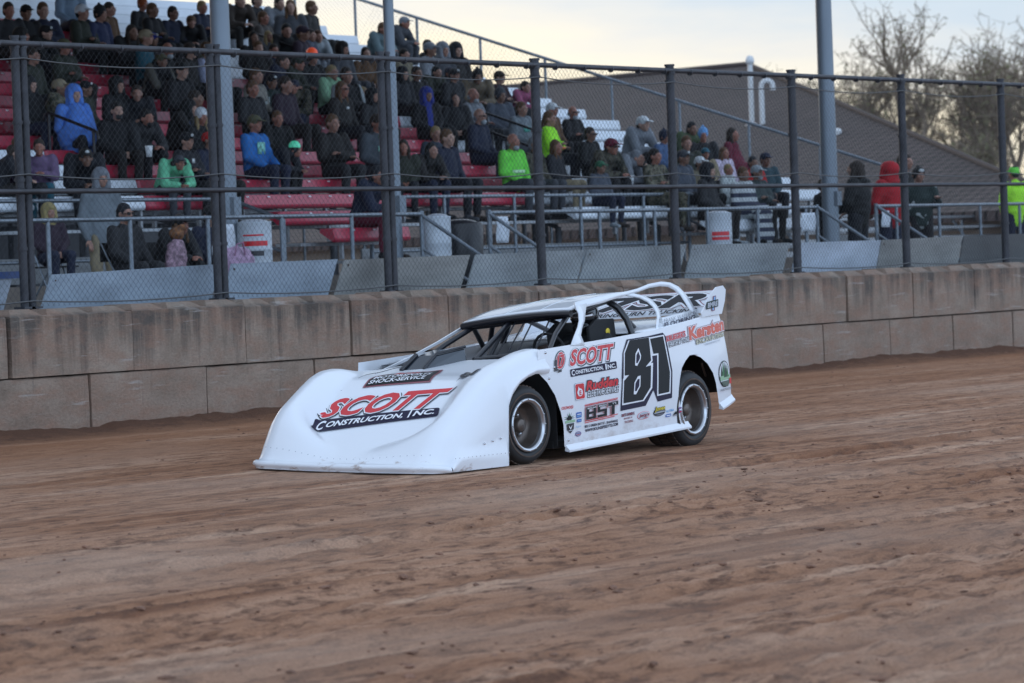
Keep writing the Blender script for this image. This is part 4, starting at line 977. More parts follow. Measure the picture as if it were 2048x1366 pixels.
D = {
    'scott': ((-0.6536, 0.798), (-1.3413, 0.8292), (-0.6854, 0.9395)),
    'constr': ((-0.6653, 0.7073), (-1.4039, 0.7485), (-0.6596, 0.7715)),
    'emblem17': ((-0.3976, 0.7458), (-0.5801, 0.76), (-0.4292, 0.9311)),
    'flame': ((-0.719, 0.5016), (-0.8784, 0.5086), (-0.711, 0.6488)),
    'rudd': ((-0.8909, 0.5798), (-1.4063, 0.6044), (-0.8912, 0.6554)),
    'elec': ((-0.914, 0.5219), (-1.4127, 0.5466), (-0.9185, 0.5784)),
    'bst': ((-0.8526, 0.2944), (-1.3829, 0.3297), (-0.8642, 0.4602)),
    'url1': ((-0.8549, 0.2602), (-1.3862, 0.2835), (-0.8524, 0.2831)),
    'url2': ((-0.8617, 0.222), (-1.3888, 0.2527), (-0.859, 0.2487)),
    'redtxt': ((-0.5002, 0.4342), (-0.6837, 0.4395), (-0.5016, 0.4596)),
    'pine': ((-0.5385, 0.2221), (-0.7167, 0.2305), (-0.5398, 0.4058)),
    'bluesq': ((-0.7202, 0.3094), (-0.8141, 0.3132), (-0.7205, 0.4036)),
    'circ': ((-0.7031, 0.1898), (-0.7995, 0.1954), (-0.7002, 0.2352)),
    'scrib': ((-0.7168, 0.2644), (-0.7996, 0.2687), (-0.7171, 0.287)),
    'maroon': ((-1.4459, 0.2571), (-1.6585, 0.2683), (-1.4447, 0.3494)),
    'jergs': ((-1.6976, 0.27), (-1.9159, 0.285), (-1.6991, 0.3472)),
    'jones': ((-1.9599, 0.2865), (-2.1812, 0.3017), (-1.9621, 0.3758)),
    'mini': ((-2.1734, 0.2708), (-2.457, 0.2906), (-2.1749, 0.3489)),
    'krueg': ((-2.2378, 0.8859), (-2.6277, 0.9297), (-2.2444, 1.003)),
    'kerst': ((-2.6074, 0.8554), (-3.2746, 0.9289), (-2.6308, 1.0599)),
    'greenq': ((-3.125, 0.4465), (-3.4126, 0.4612), (-3.1096, 0.7478)),
    'frank': ((-2.3472, 1.1128), (-2.9225, 1.1649), (-2.3754, 1.1472)),
    'floor': ((-2.3064, 1.0735), (-2.8849, 1.1264), (-2.3443, 1.1129)),
    'rmre': ((-2.9162, 1.1853), (-3.1369, 1.2087), (-2.9285, 1.3186)),
    'n_scott': ((0.8853, 1.5437), (0.7623, 0.4199), (0.7052, 1.5447), (0.567, 0.3534)),
    'n_constr': ((1.0459, 1.5105), (0.8338, 0.3391), (0.9084, 1.5523), (0.7551, 0.3724)),
    'n_motor': ((0.5863, 1.2892), (0.4916, 0.627), (0.3501, 1.3566), (-0.0508, 0.9063)),
    'n_81': ((0.38, 0.4399), (0.4753, 0.2118), (-0.0214, 0.6308), (0.3838, 0.2061)),
}
D81 = {
    'out': [(-1.5907, 0.9934), (-1.9386, 1.0098), (-2.1959, 1.0316), (-2.2404, 0.9948), (-2.3155, 0.6864), (-2.2904, 0.447), (-2.048, 0.4258), (-2.0253, 0.4682), (-2.0292, 0.563), (-1.9857, 0.534), (-1.8461, 0.3997), (-1.4341, 0.3752), (-1.4358, 0.4151), (-1.4752, 0.651), (-1.4717, 0.6588), (-1.51, 0.8782)],
    'e8': [(-1.5986, 0.9747), (-1.9231, 0.9902), (-1.9614, 0.9919), (-1.9925, 0.7941), (-1.9421, 0.7691), (-2.0094, 0.7895), (-1.9648, 0.5474), (-1.8146, 0.4401), (-1.4532, 0.4203), (-1.4846, 0.6459), (-1.5214, 0.8777)],
    'w8': [(-1.6117, 0.9834), (-1.9661, 1.001), (-1.9919, 0.7902), (-1.96, 0.7714), (-1.9968, 0.7729), (-1.9621, 0.5507), (-1.8147, 0.4432), (-1.4576, 0.4231), (-1.488, 0.6504), (-1.5003, 0.659), (-1.5247, 0.8807)],
    'w1': [(-1.9507, 0.997), (-2.2069, 1.0124), (-2.2876, 0.6775), (-2.2617, 0.4892), (-2.036, 0.4755), (-2.0695, 0.8376), (-1.9835, 0.8326), (-1.9837, 0.8528)],
    'f8': [(-1.632, 0.9842), (-1.951, 0.9985), (-1.9633, 0.7953), (-1.8685, 0.7428), (-1.9572, 0.7513), (-1.9336, 0.5598), (-1.7979, 0.4541), (-1.477, 0.439), (-1.5036, 0.6358), (-1.5905, 0.6833), (-1.5169, 0.6798), (-1.5409, 0.8746)],
    'f1': [(-1.9689, 0.9854), (-2.1897, 1.0006), (-2.2667, 0.6769), (-2.2418, 0.5027), (-2.0575, 0.49), (-2.0927, 0.8545), (-2.0068, 0.8503)],
    'h1': [(-1.7633, 0.912), (-1.7987, 0.8448), (-1.7883, 0.8143), (-1.7251, 0.7568), (-1.6898, 0.7629), (-1.709, 0.864)],
    'h2': [(-1.7695, 0.6698), (-1.7558, 0.5761), (-1.6811, 0.5087), (-1.6422, 0.5106), (-1.6622, 0.6115), (-1.7211, 0.6643)],
}
def dm(k): return side_map(*D[k])
d = Decal(dm('scott')); d.text('SCOTT', 0, 0, 1, 1, 'red', .035, .12, back='white', bb=.075, back2='black', bb2=.11, dx=.015, dy=-.03); d.done('sponsor_decal', left)
d = Decal(dm('constr')); d.rect(0, 0, 1, 1, 'navy', (.03, .12)); d.text('C', .02, .12, .09, .88, 'white', .03); d.text('ONSTRUCTION,', .10, .14, .70, .74, 'white', .03); d.text('I', .745, .12, .775, .90, 'white', .03); d.text('NC.', .79, .16, .97, .76, 'white', .03); d.done('sponsor_decal', left)
d = Decal(dm('emblem17')); d.oval(.55, .55, .46, .46, 'black'); d.oval(.55, .55, .41, .41, 'white'); d.oval(.55, .55, .37, .38, 'red')
d.oval(.55, .55, .24, .26, 'black'); d.rect(.05, .10, .30, .62, 'black'); d.text('17', .25, .30, .85, .82, 'red', .05, .1, back='white', bb=.08); d.rect(.30, .02, .62, .10, 'black', sk=.5); d.done('emblem_decal', left)
d = Decal(dm('flame')); d.rect(0, 0, 1, 1, 'silver', .10); d.rect(.03, .03, .97, .97, 'white', .10); d.rect(.07, .06, .93, .94, 'red', .10)
d.oval(.48, .44, .27, .23, 'white'); d.poly([(.24, .5), (.36, .80), (.48, .62), (.70, .52)], 'white'); d.text('E', .40, .28, .60, .56, 'red', .04); d.done('emblem_decal', left)
d = Decal(dm('rudd')); d.text('Rudden', 0, -.05, 1, 1.05, 'red', .04, .25, back='black', bb=.11, back2='silver', bb2=.14); d.done('sponsor_decal', left)
d = Decal(dm('elec')); d.text('ELECTRIC SERVICE', 0, 0, 1, 1, 'white', .01, .15, back='black', bb=.09); d.done('sponsor_decal', left)
d = Decal(dm('bst')); d.rect(0, .91, 1, .955, 'red'); d.rect(0, .975, 1, 1.0, 'red'); d.rect(0, .12, 1, .16, 'red'); d.rect(0, .04, .9, .08, 'red'); d.rect(.03, .88, .98, .905, 'silver')
def block_letter(d, kind, u0, v0, u1, v1, c, t=.17):
    w_, h_ = u1 - u0, v1 - v0; tu, tv = t * w_ * 1.15, t * h_
    R4 = {'B': [(0,0,1,t), (0,1-t,1,1), (0,.5-t/2,1,.5+t/2), (0,0,.3,1), (.74,0,1,.46), (.74,.54,1,1)], 'S': [(0,0,1,t), (0,1-t,1,1), (0,.5-t/2,1,.5+t/2), (0,.5,.28,1), (.72,0,1,.5)], 'T': [(0,1-t*1.5,1,1), (.36,0,.66,1)]}[kind]
    d.lay += 1
    for a, b_, c_, e in R4: d.poly([(u0 + a*w_, v0 + b_*h_), (u0 + c_*w_, v0 + b_*h_), (u0 + c_*w_, v0 + e*h_), (u0 + a*w_, v0 + e*h_)], c, step=False)
for kk, a, c_ in (('B', .02, .32), ('S', .35, .64), ('T', .66, .97)):
    block_letter(d, kk, a - .012, .17, c_ + .012, .87, 'red', .24); block_letter(d, kk, a - .006, .18, c_ + .006, .86, 'white', .225); block_letter(d, kk, a, .19, c_, .85, 'charcoal', .2)
d.text('BOLINS', .04, .74, .30, .82, 'white', .02); d.text('SPEEDY', .37, .74, .62, .82, 'white', .02); d.text("T'S", .78, .72, .90, .81, 'white', .02); d.done('sponsor_decal', left)
d = Decal(dm('url1')); d.text('805 E GREEN BAY ST - SHAWANO', 0, 0, 1, 1, 'navy', .03); d.done('address_decal', left)
d = Decal(dm('url2')); d.text('WWW.BOLINSSPEEDYTS.COM', 0, 0, 1, 1, 'navy', .03, .1); d.done('address_decal', left)
d = Decal(dm('redtxt')); d.text('COLDWOOD', 0, 0, 1, 1, 'red', .03); d.done('sponsor_decal', left)
d = Decal(dm('pine'))
for i in range(9):
    a = R_(-10 + i * 25); d.poly([(.45 + .07 * math.sin(a), .70 + .04 * math.cos(a)), (.45 + .5 * math.cos(a), .74 + .26 * math.sin(a)), (.45 - .07 * math.sin(a), .70 - .04 * math.cos(a))], ['dgreen', 'green', 'charcoal'][i % 3], step=False)
d.oval(.45, .70, .20, .12, 'charcoal'); d.rect(.08, .50, .92, .62, 'lgreen'); d.poly([(.18, .46), (.82, .46), (.78, .18), (.5, .0), (.22, .18)], 'black'); d.poly([(.34, .40), (.5, .26), (.66, .40), (.62, .30), (.5, .18), (.38, .30)], 'white'); d.rect(.3, .12, .7, .16, 'silver'); d.done('emblem_decal', left)
d = Decal(dm('bluesq')); d.rect(.05, .45, .95, .95, 'blue', .08); d.rect(.2, .72, .8, .80, 'white'); d.rect(.15, .56, .85, .64, 'lblue'); d.rect(.1, .05, .85, .32, 'blue', .05); d.rect(.2, .15, .75, .22, 'lblue'); d.done('emblem_decal', left)
d = Decal(dm('circ')); d.oval(.5, .5, .48, .48, 'purple'); d.oval(.5, .5, .40, .40, 'silver')
for i in range(4): d.rect(.14 + .03 * i, .22 + i * .15, .86 - .02 * i, .30 + i * .15, ['purple', 'red', 'blue', 'purple'][i], step=False) if False else d.rect(.16, .22 + i * .15, .84, .29 + i * .15, ['purple', 'red', 'blue', 'purple'][i])
d.done('emblem_decal', left)
d = Decal(dm('scrib')); d.text('h.p.s.', 0, 0, 1, 1, 'lblue', .0, .3); d.done('sponsor_decal', left)
d = Decal(dm('maroon')); d.text('SMITS FARMING', 0, .70, 1, .98, 'maroon', .03, back='silver', bb=.07); d.text('SHAWANO, WI', .18, .38, .80, .58, 'maroon', .03); d.text('715-526-0000', .20, .05, .86, .26, 'maroon', .03) if False else d.text('TRUCKING', .20, .05, .86, .26, 'maroon', .03); d.done('sponsor_decal', left)
d = Decal(dm('jergs')); d.oval(.5, .52, .48, .44, 'pink'); d.oval(.5, .52, .45, .40, 'white'); d.oval(.5, .52, .41, .35, 'silver'); d.text("Jerg's", .12, .30, .90, .74, 'maroon', .05, .15, back='white', bb=.09); d.rect(.45, .16, .8, .22, 'red'); d.done('sponsor_decal', left)
d = Decal(dm('jones')); d.oval(.5, .44, .46, .42, 'black'); d.oval(.5, .42, .40, .33, 'grey'); d.rect(.08, .36, .92, .46, 'silver'); d.rect(.12, .24, .88, .33, 'black'); d.text('Jones', .12, .48, .90, 1.0, 'yellow', .03, .2, back='black', bb=.10); d.done('sponsor_decal', left)
d = Decal(dm('mini')); d.text('ALTRA', .02, .62, .50, .90, 'lblue', .03, .1); d.rect(.0, .10, .32, .42, 'blue', .05); d.rect(.04, .2, .28, .3, 'white'); d.poly([(.42, .2), (.62, .58), (.66, .2)], 'charcoal'); d.text('ASC', .40, .02, .72, .2, 'grey', .02); d.rect(.76, .25, .98, .90, 'purple', .06); d.rect(.79, .55, .95, .7, 'white'); d.rect(.79, .33, .95, .43, 'red'); d.done('sponsor_decal', left)
d = Decal(dm('krueg')); d.text("KRUEGER'S", .0, .52, .86, .98, 'red', .03, -.1, back='white', bb=.06, back2='pink', bb2=.075); d.text('EARTH & STONE', .12, .08, 1.0, .44, 'white', .01, -.1, back='black', bb=.09); d.done('sponsor_decal', left)
d = Decal(dm('kerst')); d.text('Kersten', .0, .42, 1.0, 1.02, 'orange', .05, -.12, back='white', bb=.09, back2='maroon', bb2=.115); d.text('EXCAVATING', .20, .16, .98, .38, 'tan', .03, -.05, back='charcoal', bb=.06); d.text('CRANDON, WI', .42, .0, .84, .10, 'silver', .02); d.done('sponsor_decal', left)
d = Decal(dm('greenq'))
d.oval(.42, .55, .42, .40, 'charcoal'); d.oval(.42, .55, .38, .37, 'white')
for i, (cx, wd, h0, h1, cc) in enumerate([(.20, .10, .45, .86, 'dgreen'), (.34, .12, .45, .98, 'green'), (.48, .12, .45, .92, 'dgreen'), (.62, .10, .45, .84, 'green')]): d.poly([(cx - wd, h0), (cx + wd, h0), (cx, h1)], cc)
d.rect(.05, .36, .85, .50, 'lgreen'); d.poly([(.1, .34), (.8, .34), (.6, .16), (.2, .2)], 'dgreen'); d.rect(.72, .22, .9, .40, 'red'); d.text('NORTHWOODS', .0, .05, .95, .12, 'grey', .02); d.done('emblem_decal', left)
# the big 81
dn_ = Decal(lambda u, v, off: T(u, side_w(u, v) - off, v))
dn_.poly(D81['out'], 'navy', .1); dn_.poly(D81['w8'], 'white', .1); dn_.poly(D81['w1'], 'white', .1); dn_.poly(D81['f8'], 'charcoal', .1); dn_.poly(D81['f1'], 'charcoal', .1)
def scl(P, s):
    cx = sum(p[0] for p in P) / len(P); cy = sum(p[1] for p in P) / len(P); return [(cx + (x - cx) * s, cy + (y - cy) * s) for x, y in P]
for h in ('h1', 'h2'): dn_.poly(D81[h], 'white'); dn_.poly(scl(D81[h], .66), 'navy')
dn_.done('number_decal', left)
# sail, spoiler, end plate
sails = [o for o in car.children if o.name.startswith('sail_panel')]; sl_l = sails[3]
def sail_map(k):
    a, c, e = [Vector(p) for p in D[k]]
    def f(u, v, off):
        p = a + (c - a) * u + (e - a) * v; return T(p.x, .27 * min(max((p.y - .95) / .45, 0), 1) - off, p.y)
    return f
d = Decal(sail_map('frank'), .015); d.text('FRANK WALLACE', 0, 0, 1, 1, 'grey', .0); d.done('sponsor_decal', sl_l)
d = Decal(sail_map('floor'), .015); d.text('FLOORING', 0, 0, 1, 1, 'navy', .03); d.done('sponsor_decal', sl_l)
d = Decal(spoil_map); d.text('7SR', .30, .30, .96, .90, 'black', .045, .35, back='white', bb=.085, back2='maroon', bb2=.10, sub=.2); d.rect(.04, .80, .30, .94, 'black', sk=.1); d.rect(.10, .50, .26, .62, 'black', sk=.1); d.text('SPRINGBURN TRUCKING', .28, .06, .93, .22, 'black', .03, .3, back='white', bb=.05); d.rect(.0, .965, 1, .985, 'maroon'); d.done('sponsor_decal', spo)
d = Decal(flat_map(*D['rmre'], -.004)); d.rect(.55, .62, .80, 1.0, 'maroon', .04); d.rect(.60, .70, .75, .95, 'lblue'); d.rect(.45, .0, .70, .3, 'maroon', .04); d.rect(.50, .04, .62, .25, 'lblue'); d.rect(0, .22, .95, .72, 'charcoal', .04); d.rect(.03, .26, .92, .68, 'dgreen', .04); d.text('BMRE', .08, .30, .88, .64, 'silver', .05, .05, back='black', bb=.09); d.done('sponsor_decal', endp)
# nose lettering
d = Decal(nose_map(*D['n_scott']), .003); d.text('SCOTT', 0, 0, 1, 1, 'red', .040, .30, back='white', bb=.075, back2='black', bb2=.095, dx=.004, dy=-.03, sub=.05, space=1.08); d.done('sponsor_decal', nose)
d = Decal(nose_map(*D['n_constr']), .003, .002); d.rect(0, 0, 1, 1, 'navy', (.02, .15), sub=.04); d.text('C', .03, .14, .10, .88, 'white', .03, .3, sub=.04); d.text('ONSTRUCTION,', .11, .18, .72, .74, 'white', .03, .3, sub=.04); d.text('I', .76, .14, .79, .9, 'white', .03, .3, sub=.04); d.text('NC.', .80, .2, .97, .76, 'white', .03, .3, sub=.04); d.done('sponsor_decal', nose)
d = Decal(nose_map(*D['n_motor']), .003); d.poly([(0, .0), (.97, .0), (1.0, .5), (1.02, .98), (.80, .95), (.72, 1.02), (.36, .98), (.24, .80), (.08, .80), (.02, .5)], 'maroon', .1); d.poly([(.03, .05), (.95, .05), (.97, .5), (.98, .90), (.80, .87), (.70, .94), (.38, .90), (.27, .72), (.10, .72), (.05, .5)], 'charcoal', .1)
d.text('Bros', .36, .66, .72, .90, 'red', .03, .3, back='white', bb=.06, sub=.1); d.text('MOTORSPORTS', .10, .38, .92, .62, 'white', .03, .2, sub=.1); d.text('SHOCK-SERVICE', .07, .11, .88, .32, 'white', .02, .2, sub=.1); d.done('sponsor_decal', nose)
d = Decal(nose_map(*D['n_81']), .003); d.text('81', 0, 0, 1, 1, 'black', .06, .1, back='silver', bb=.09, sub=.2); d.done('number_decal', nose)
# ================================================================== PEOPLE
def cap_pts(mb, a, b_, ra, rb, n=12, sq=(1, 1)):
    """tapered capsule as a closed blob (flattened by sq across the two side axes)"""
    a, b_ = Vector(a), Vector(b_); t = (b_ - a); L_ = t.length; t = t / L_ if L_ > 1e-6 else Vector((0, 0, 1))
    u = Vector((1, 0, 0)) if abs(t.x) < .9 else Vector((0, 1, 0)); u = (u - t * u.dot(t)).normalized(); w = t.cross(u)
    rings = []
    for q in (-90, -60, -30, 0): rings.append((a + t * ra * math.sin(R_(q)), ra * max(math.cos(R_(q)), .02)))
    for q in (0, 30, 60, 90): rings.append((b_ + t * rb * math.sin(R_(q)), rb * max(math.cos(R_(q)), .02)))
    vs = []; fs = []
    for c, r in rings:
        for k in range(n): a_ = 2 * math.pi * k / n; vs.append(c + u * math.cos(a_) * r * sq[0] + w * math.sin(a_) * r * sq[1])
    for i in range(len(rings) - 1):
        for k in range(n): fs.append((i*n+k, i*n+(k+1) % n, (i+1)*n+(k+1) % n, (i+1)*n+k))
    m_ = len(rings) - 1
    fs += [tuple(range(n))[::-1], tuple(range(m_*n, m_*n+n))]; mb.add(vs, fs, 0, True)
def ell(mb, c, r, n=14, m_=10, rot=None):
    c = Vector(c); vs = []; fs = []
    for i in range(m_ + 1):
        p = math.pi * i / m_
        for k in range(n):
            a = 2 * math.pi * k / n; s = max(math.sin(p), .02); v = Vector((r[0] * s * math.cos(a), r[1] * s * math.sin(a), r[2] * math.cos(p)))
            if rot: v = rot @ v
            vs.append(c + v)
    for i in range(m_):
        for k in range(n): fs.append((i*n+k, (i+1)*n+k, (i+1)*n+(k+1) % n, i*n+(k+1) % n))
    fs += [tuple(range(n)), tuple(range(m_*n, m_*n+n))[::-1]]; mb.add(vs, fs, 0, True)
PH_MAT = mat('placeholder_cloth', (.1, .1, .1))
def fuse(mb, name, voxel, smooth=2, wrinkle=0, seed=0):
    """join the overlapping blobs of one garment or body into one continuous surface"""
    me = mb.mesh(name, PH_MAT); o = bpy.data.objects.new(name, me); COL.objects.link(o)
    r = o.modifiers.new('r', 'REMESH'); r.mode = 'VOXEL'; r.voxel_size = voxel; r.use_smooth_shade = True
    if smooth: s = o.modifiers.new('s', 'SMOOTH'); s.iterations = smooth; s.factor = .5
    dg = bpy.context.evaluated_depsgraph_get(); out_ = bpy.data.meshes.new_from_object(o.evaluated_get(dg), depsgraph=dg)
    bpy.data.objects.remove(o); bpy.data.meshes.remove(me); out_.name = name
    if wrinkle:
        for v in out_.vertices:
            c = v.co; d = mnoise.noise((c.x * 9 + seed, c.y * 9, c.z * 15)) * wrinkle + mnoise.noise((c.x * 22, c.y * 22 + seed, c.z * 26)) * wrinkle * .4
            v.co = c + v.normal * d
    out_.polygons.foreach_set('use_smooth', [True] * len(out_.polygons)); out_.update(); return out_
def V3(*a): return Vector(a)
# joints per pose; the person faces -Y, the seat (or the ground) is z = 0
def sit(lean=0.0, el=(.25, -.06, .30), wr=(.13, -.30, .17), head=(0, -.02, .745), kn=(.13, -.43, .12), an=(.12, -.40, -.30), **kw):
    J = dict(pel=V3(0, 0, .10), che=V3(0, .02 - lean * .55, .40 - lean * .10), nek=V3(0, .0 - lean, .585 - lean * .28), head=V3(*head), seated=True)
    for s, sg in (('L', 1), ('R', -1)):
        J['sh' + s] = V3(.185 * sg, .01 - lean * .9, .545 - lean * .24)
        for nm_, p in (('el', el), ('wr', wr), ('kn', kn), ('an', an)):
            q = kw.get(nm_ + s, p); J[nm_ + s] = V3(abs(q[0]) * sg if nm_ + s not in kw else q[0], q[1], q[2])
        J['hip' + s] = V3(.10 * sg, 0, .09); J['toe' + s] = J['an' + s] + V3(.02 * sg, -.17, -.07)
    return J
def std(el=(.27, .03, 1.10), wr=(.24, -.10, .88), **kw):
    J = dict(pel=V3(0, 0, .95), che=V3(0, .02, 1.24), nek=V3(0, .01, 1.46), head=V3(0, -.02, 1.625), seated=False)
    for s, sg in (('L', 1), ('R', -1)):
        J['sh' + s] = V3(.19 * sg, .015, 1.41)
        for nm_, p in (('el', el), ('wr', wr), ('kn', (.105, -.02, .50)), ('an', (.11, .02, .09))):
            q = kw.get(nm_ + s, p); J[nm_ + s] = V3(abs(q[0]) * sg if nm_ + s not in kw else q[0], q[1], q[2])
        J['hip' + s] = V3(.095 * sg, 0, .93); J['toe' + s] = J['an' + s] + V3(.03 * sg, -.18, -.055)
    return J
POSES = {
 'u': sit(), 'k': sit(el=(.26, -.02, .29), wr=(.06, -.24, .17), head=(0, -.03, .735)),
 'f': sit(el=(.26, -.07, .30), elL=(.25, -.08, .30), wrL=(-.10, -.24, .34), wrR=(.10, -.21, .29), head=(0, -.01, .742)),
 'l': sit(lean=.20, el=(.22, -.33, .22), wr=(.05, -.46, .22), head=(0, -.27, .605)),
 'c': sit(lean=.10, elL=(.20, -.30, .24), wrL=(.04, -.19, .52), el=(.24, -.16, .26), wr=(.10, -.32, .18), head=(0, -.13, .668)),
 'x': sit(lean=.05, el=(.25, -.12, .28), wr=(.06, -.34, .22), head=(0, -.07, .722), knL=(-.02, -.46, .22), anL=(-.36, -.44, .12), knR=(-.14, -.42, .10)),
 'p': sit(lean=.10, el=(.22, -.16, .28), wr=(.05, -.36, .32), head=(0, -.17, .685)),
 'd': sit(lean=.32, el=(.24, -.38, .16), wr=(.06, -.52, .14), head=(0, -.42, .47)),
 'S': std(), 'B': std(el=(.28, -.02, 1.12), wr=(.14, -.20, .98)), 'Q': std(elL=(.25, -.06, 1.12), wrL=(.14, -.30, 1.22)),
}
def hand_blobs(mb, wr, el, sg, grip):
    d = (wr - el).normalized(); n_ = V3(0, 0, 1) - d * d.z
    n_ = n_.normalized() if n_.length > .2 else V3(0, -1, 0); w = d.cross(n_).normalized()
    palm = wr + d * .045; cap_pts(mb, wr, palm + d * .03, .026, .036, 10, (1, .55))
    for i, (o, ln) in enumerate(((-.028, .062), (-.010, .072), (.010, .068), (.027, .052))):
        a = palm + d * .045 + w * o; m_ = a + d * ln * .5 - n_ * grip * .012; e = m_ + (d * (1 - grip) - n_ * grip).normalized() * ln * .5
        cap_pts(mb, a, m_, .0095, .0088, 6); cap_pts(mb, m_, e, .0088, .0075, 6)
    a = wr + d * .03 + w * (-.03 * sg); e = a + (d * .7 - w * .6 * sg).normalized() * .05; cap_pts(mb, a, e, .012, .010, 6); cap_pts(mb, e, e + d * .024 - n_ * .008, .010, .008, 6)
MESH = {}
def pose_meshes(key):
    J = POSES[key]; S_ = J['seated']
    # --- body: head with face, neck, slim torso and limbs; hands with five fingers
    h = J['head']; b = MB()
    ell(b, h + V3(0, .012, .022), (.076, .095, .098), 16, 12); ell(b, h + V3(0, -.028, -.045), (.056, .062, .066), 14, 10); ell(b, h + V3(0, -.066, -.090), (.026, .022, .022))
    ell(b, h + V3(0, -.098, -.018), (.015, .024, .026)); ell(b, h + V3(0, -.090, .022), (.050, .012, .012)); ell(b, h + V3(0, -.086, -.062), (.026, .012, .010))
    for sg in (1, -1): ell(b, h + V3(.080 * sg, .012, -.008), (.013, .022, .032)); ell(b, h + V3(.040 * sg, -.072, -.026), (.022, .022, .018))
    cap_pts(b, J['nek'] - V3(0, 0, .03), h + V3(0, .02, -.06), .055, .052)
    cap_pts(b, J['pel'], J['che'], .115, .120, 14, (1.15, .8)); cap_pts(b, J['che'], J['nek'] - V3(0, 0, .04), .120, .07, 14, (1.2, .75))
    for s, sg in (('L', 1), ('R', -1)):
        cap_pts(b, J['sh' + s], J['el' + s], .048, .040); cap_pts(b, J['el' + s], J['wr' + s], .040, .026); cap_pts(b, J['che'], J['sh' + s], .08, .05)
        cap_pts(b, J['hip' + s], J['kn' + s], .078, .055); cap_pts(b, J['kn' + s], J['an' + s], .055, .036)
    body = fuse(b, 'body_' + key, .0135, 2)
    hb = MB()
    for s, sg in (('L', 1), ('R', -1)): hand_blobs(hb, J['wr' + s], J['el' + s], sg, .55)
    hands = fuse(hb, 'hands_' + key, .0055, 1)
    eyes = MB()
    for sg in (1, -1): ell(eyes, h + V3(.033 * sg, -.0835, .000), (.013, .010, .008), 8, 6); ell(eyes, h + V3(.034 * sg, -.091, .024), (.022, .008, .005), 8, 6)
    ell(eyes, h + V3(0, -.0965, -.062), (.021, .006, .004), 8, 6)
    bm_ = bmesh.new(); bm_.from_mesh(body); bm_.from_mesh(hands); n0 = len(bm_.faces); me2 = eyes.mesh('eyes', PH_MAT); bm_.from_mesh(me2); bm_.faces.ensure_lookup_table()
    for f in bm_.faces[n0:]: f.material_index = 1
    bm_.to_mesh(body); bm_.free(); body.materials.clear(); body.materials.append(PH_MAT); body.materials.append(PH_MAT); bpy.data.meshes.remove(hands)
    # --- jacket
    j = MB(); top = J['nek']
    cap_pts(j, J['pel'] + V3(0, .005, .02), J['che'], .172, .172, 16, (1.14, .84)); cap_pts(j, J['che'], top - V3(0, 0, .085), .172, .118, 16, (1.28, .80)); cap_pts(j, top - V3(0, -.01, .06), top - V3(0, -.01, -.015), .085, .066)
    if not S_: cap_pts(j, J['pel'] + V3(0, 0, -.09), J['che'], .158, .15, 16, (1.1, .78))
    for s, sg in (('L', 1), ('R', -1)):
        cap_pts(j, J['sh' + s], J['el' + s], .086, .072); d = (J['wr' + s] - J['el' + s]); cap_pts(j, J['el' + s], J['el' + s] + d * .93, .070, .050); cap_pts(j, J['che'] + V3(0, 0, .06), J['sh' + s], .10, .072)
    ell(j, top + V3(0, .075, -.015), (.10, .055, .055))
    jk = fuse(j, 'jacket_' + key, .021, 2, .010, hash(key) % 50)
    # --- trousers
    t = MB(); cap_pts(t, J['pel'] + V3(0, .0, -.01), J['pel'] + V3(0, .0, .07), .135, .13, 14, (1.2, .85))
    for s in 'LR':
        cap_pts(t, J['hip' + s], J['kn' + s], .105, .082); cap_pts(t, J['kn' + s], J['kn' + s] + (J['an' + s] - J['kn' + s]) * .95, .072, .058)
    tr = fuse(t, 'trousers_' + key, .024, 2, .009, 3)
    sh = []
    for s in 'LR':
        f = MB(); a, e = J['an' + s], J['toe' + s]; cap_pts(f, a + V3(0, .03, -.045), e, .045, .040, 10, (1, .9)); cap_pts(f, a + V3(0, 0, -.01), a + V3(0, -.03, -.05), .046, .045, 10); sh.append(f.mesh('shoe_' + key + s, PH_MAT))
    MESH[key] = dict(body=body, jacket=jk, trousers=tr, shoes=sh, head=h)
for k_ in POSES: pose_meshes(k_)
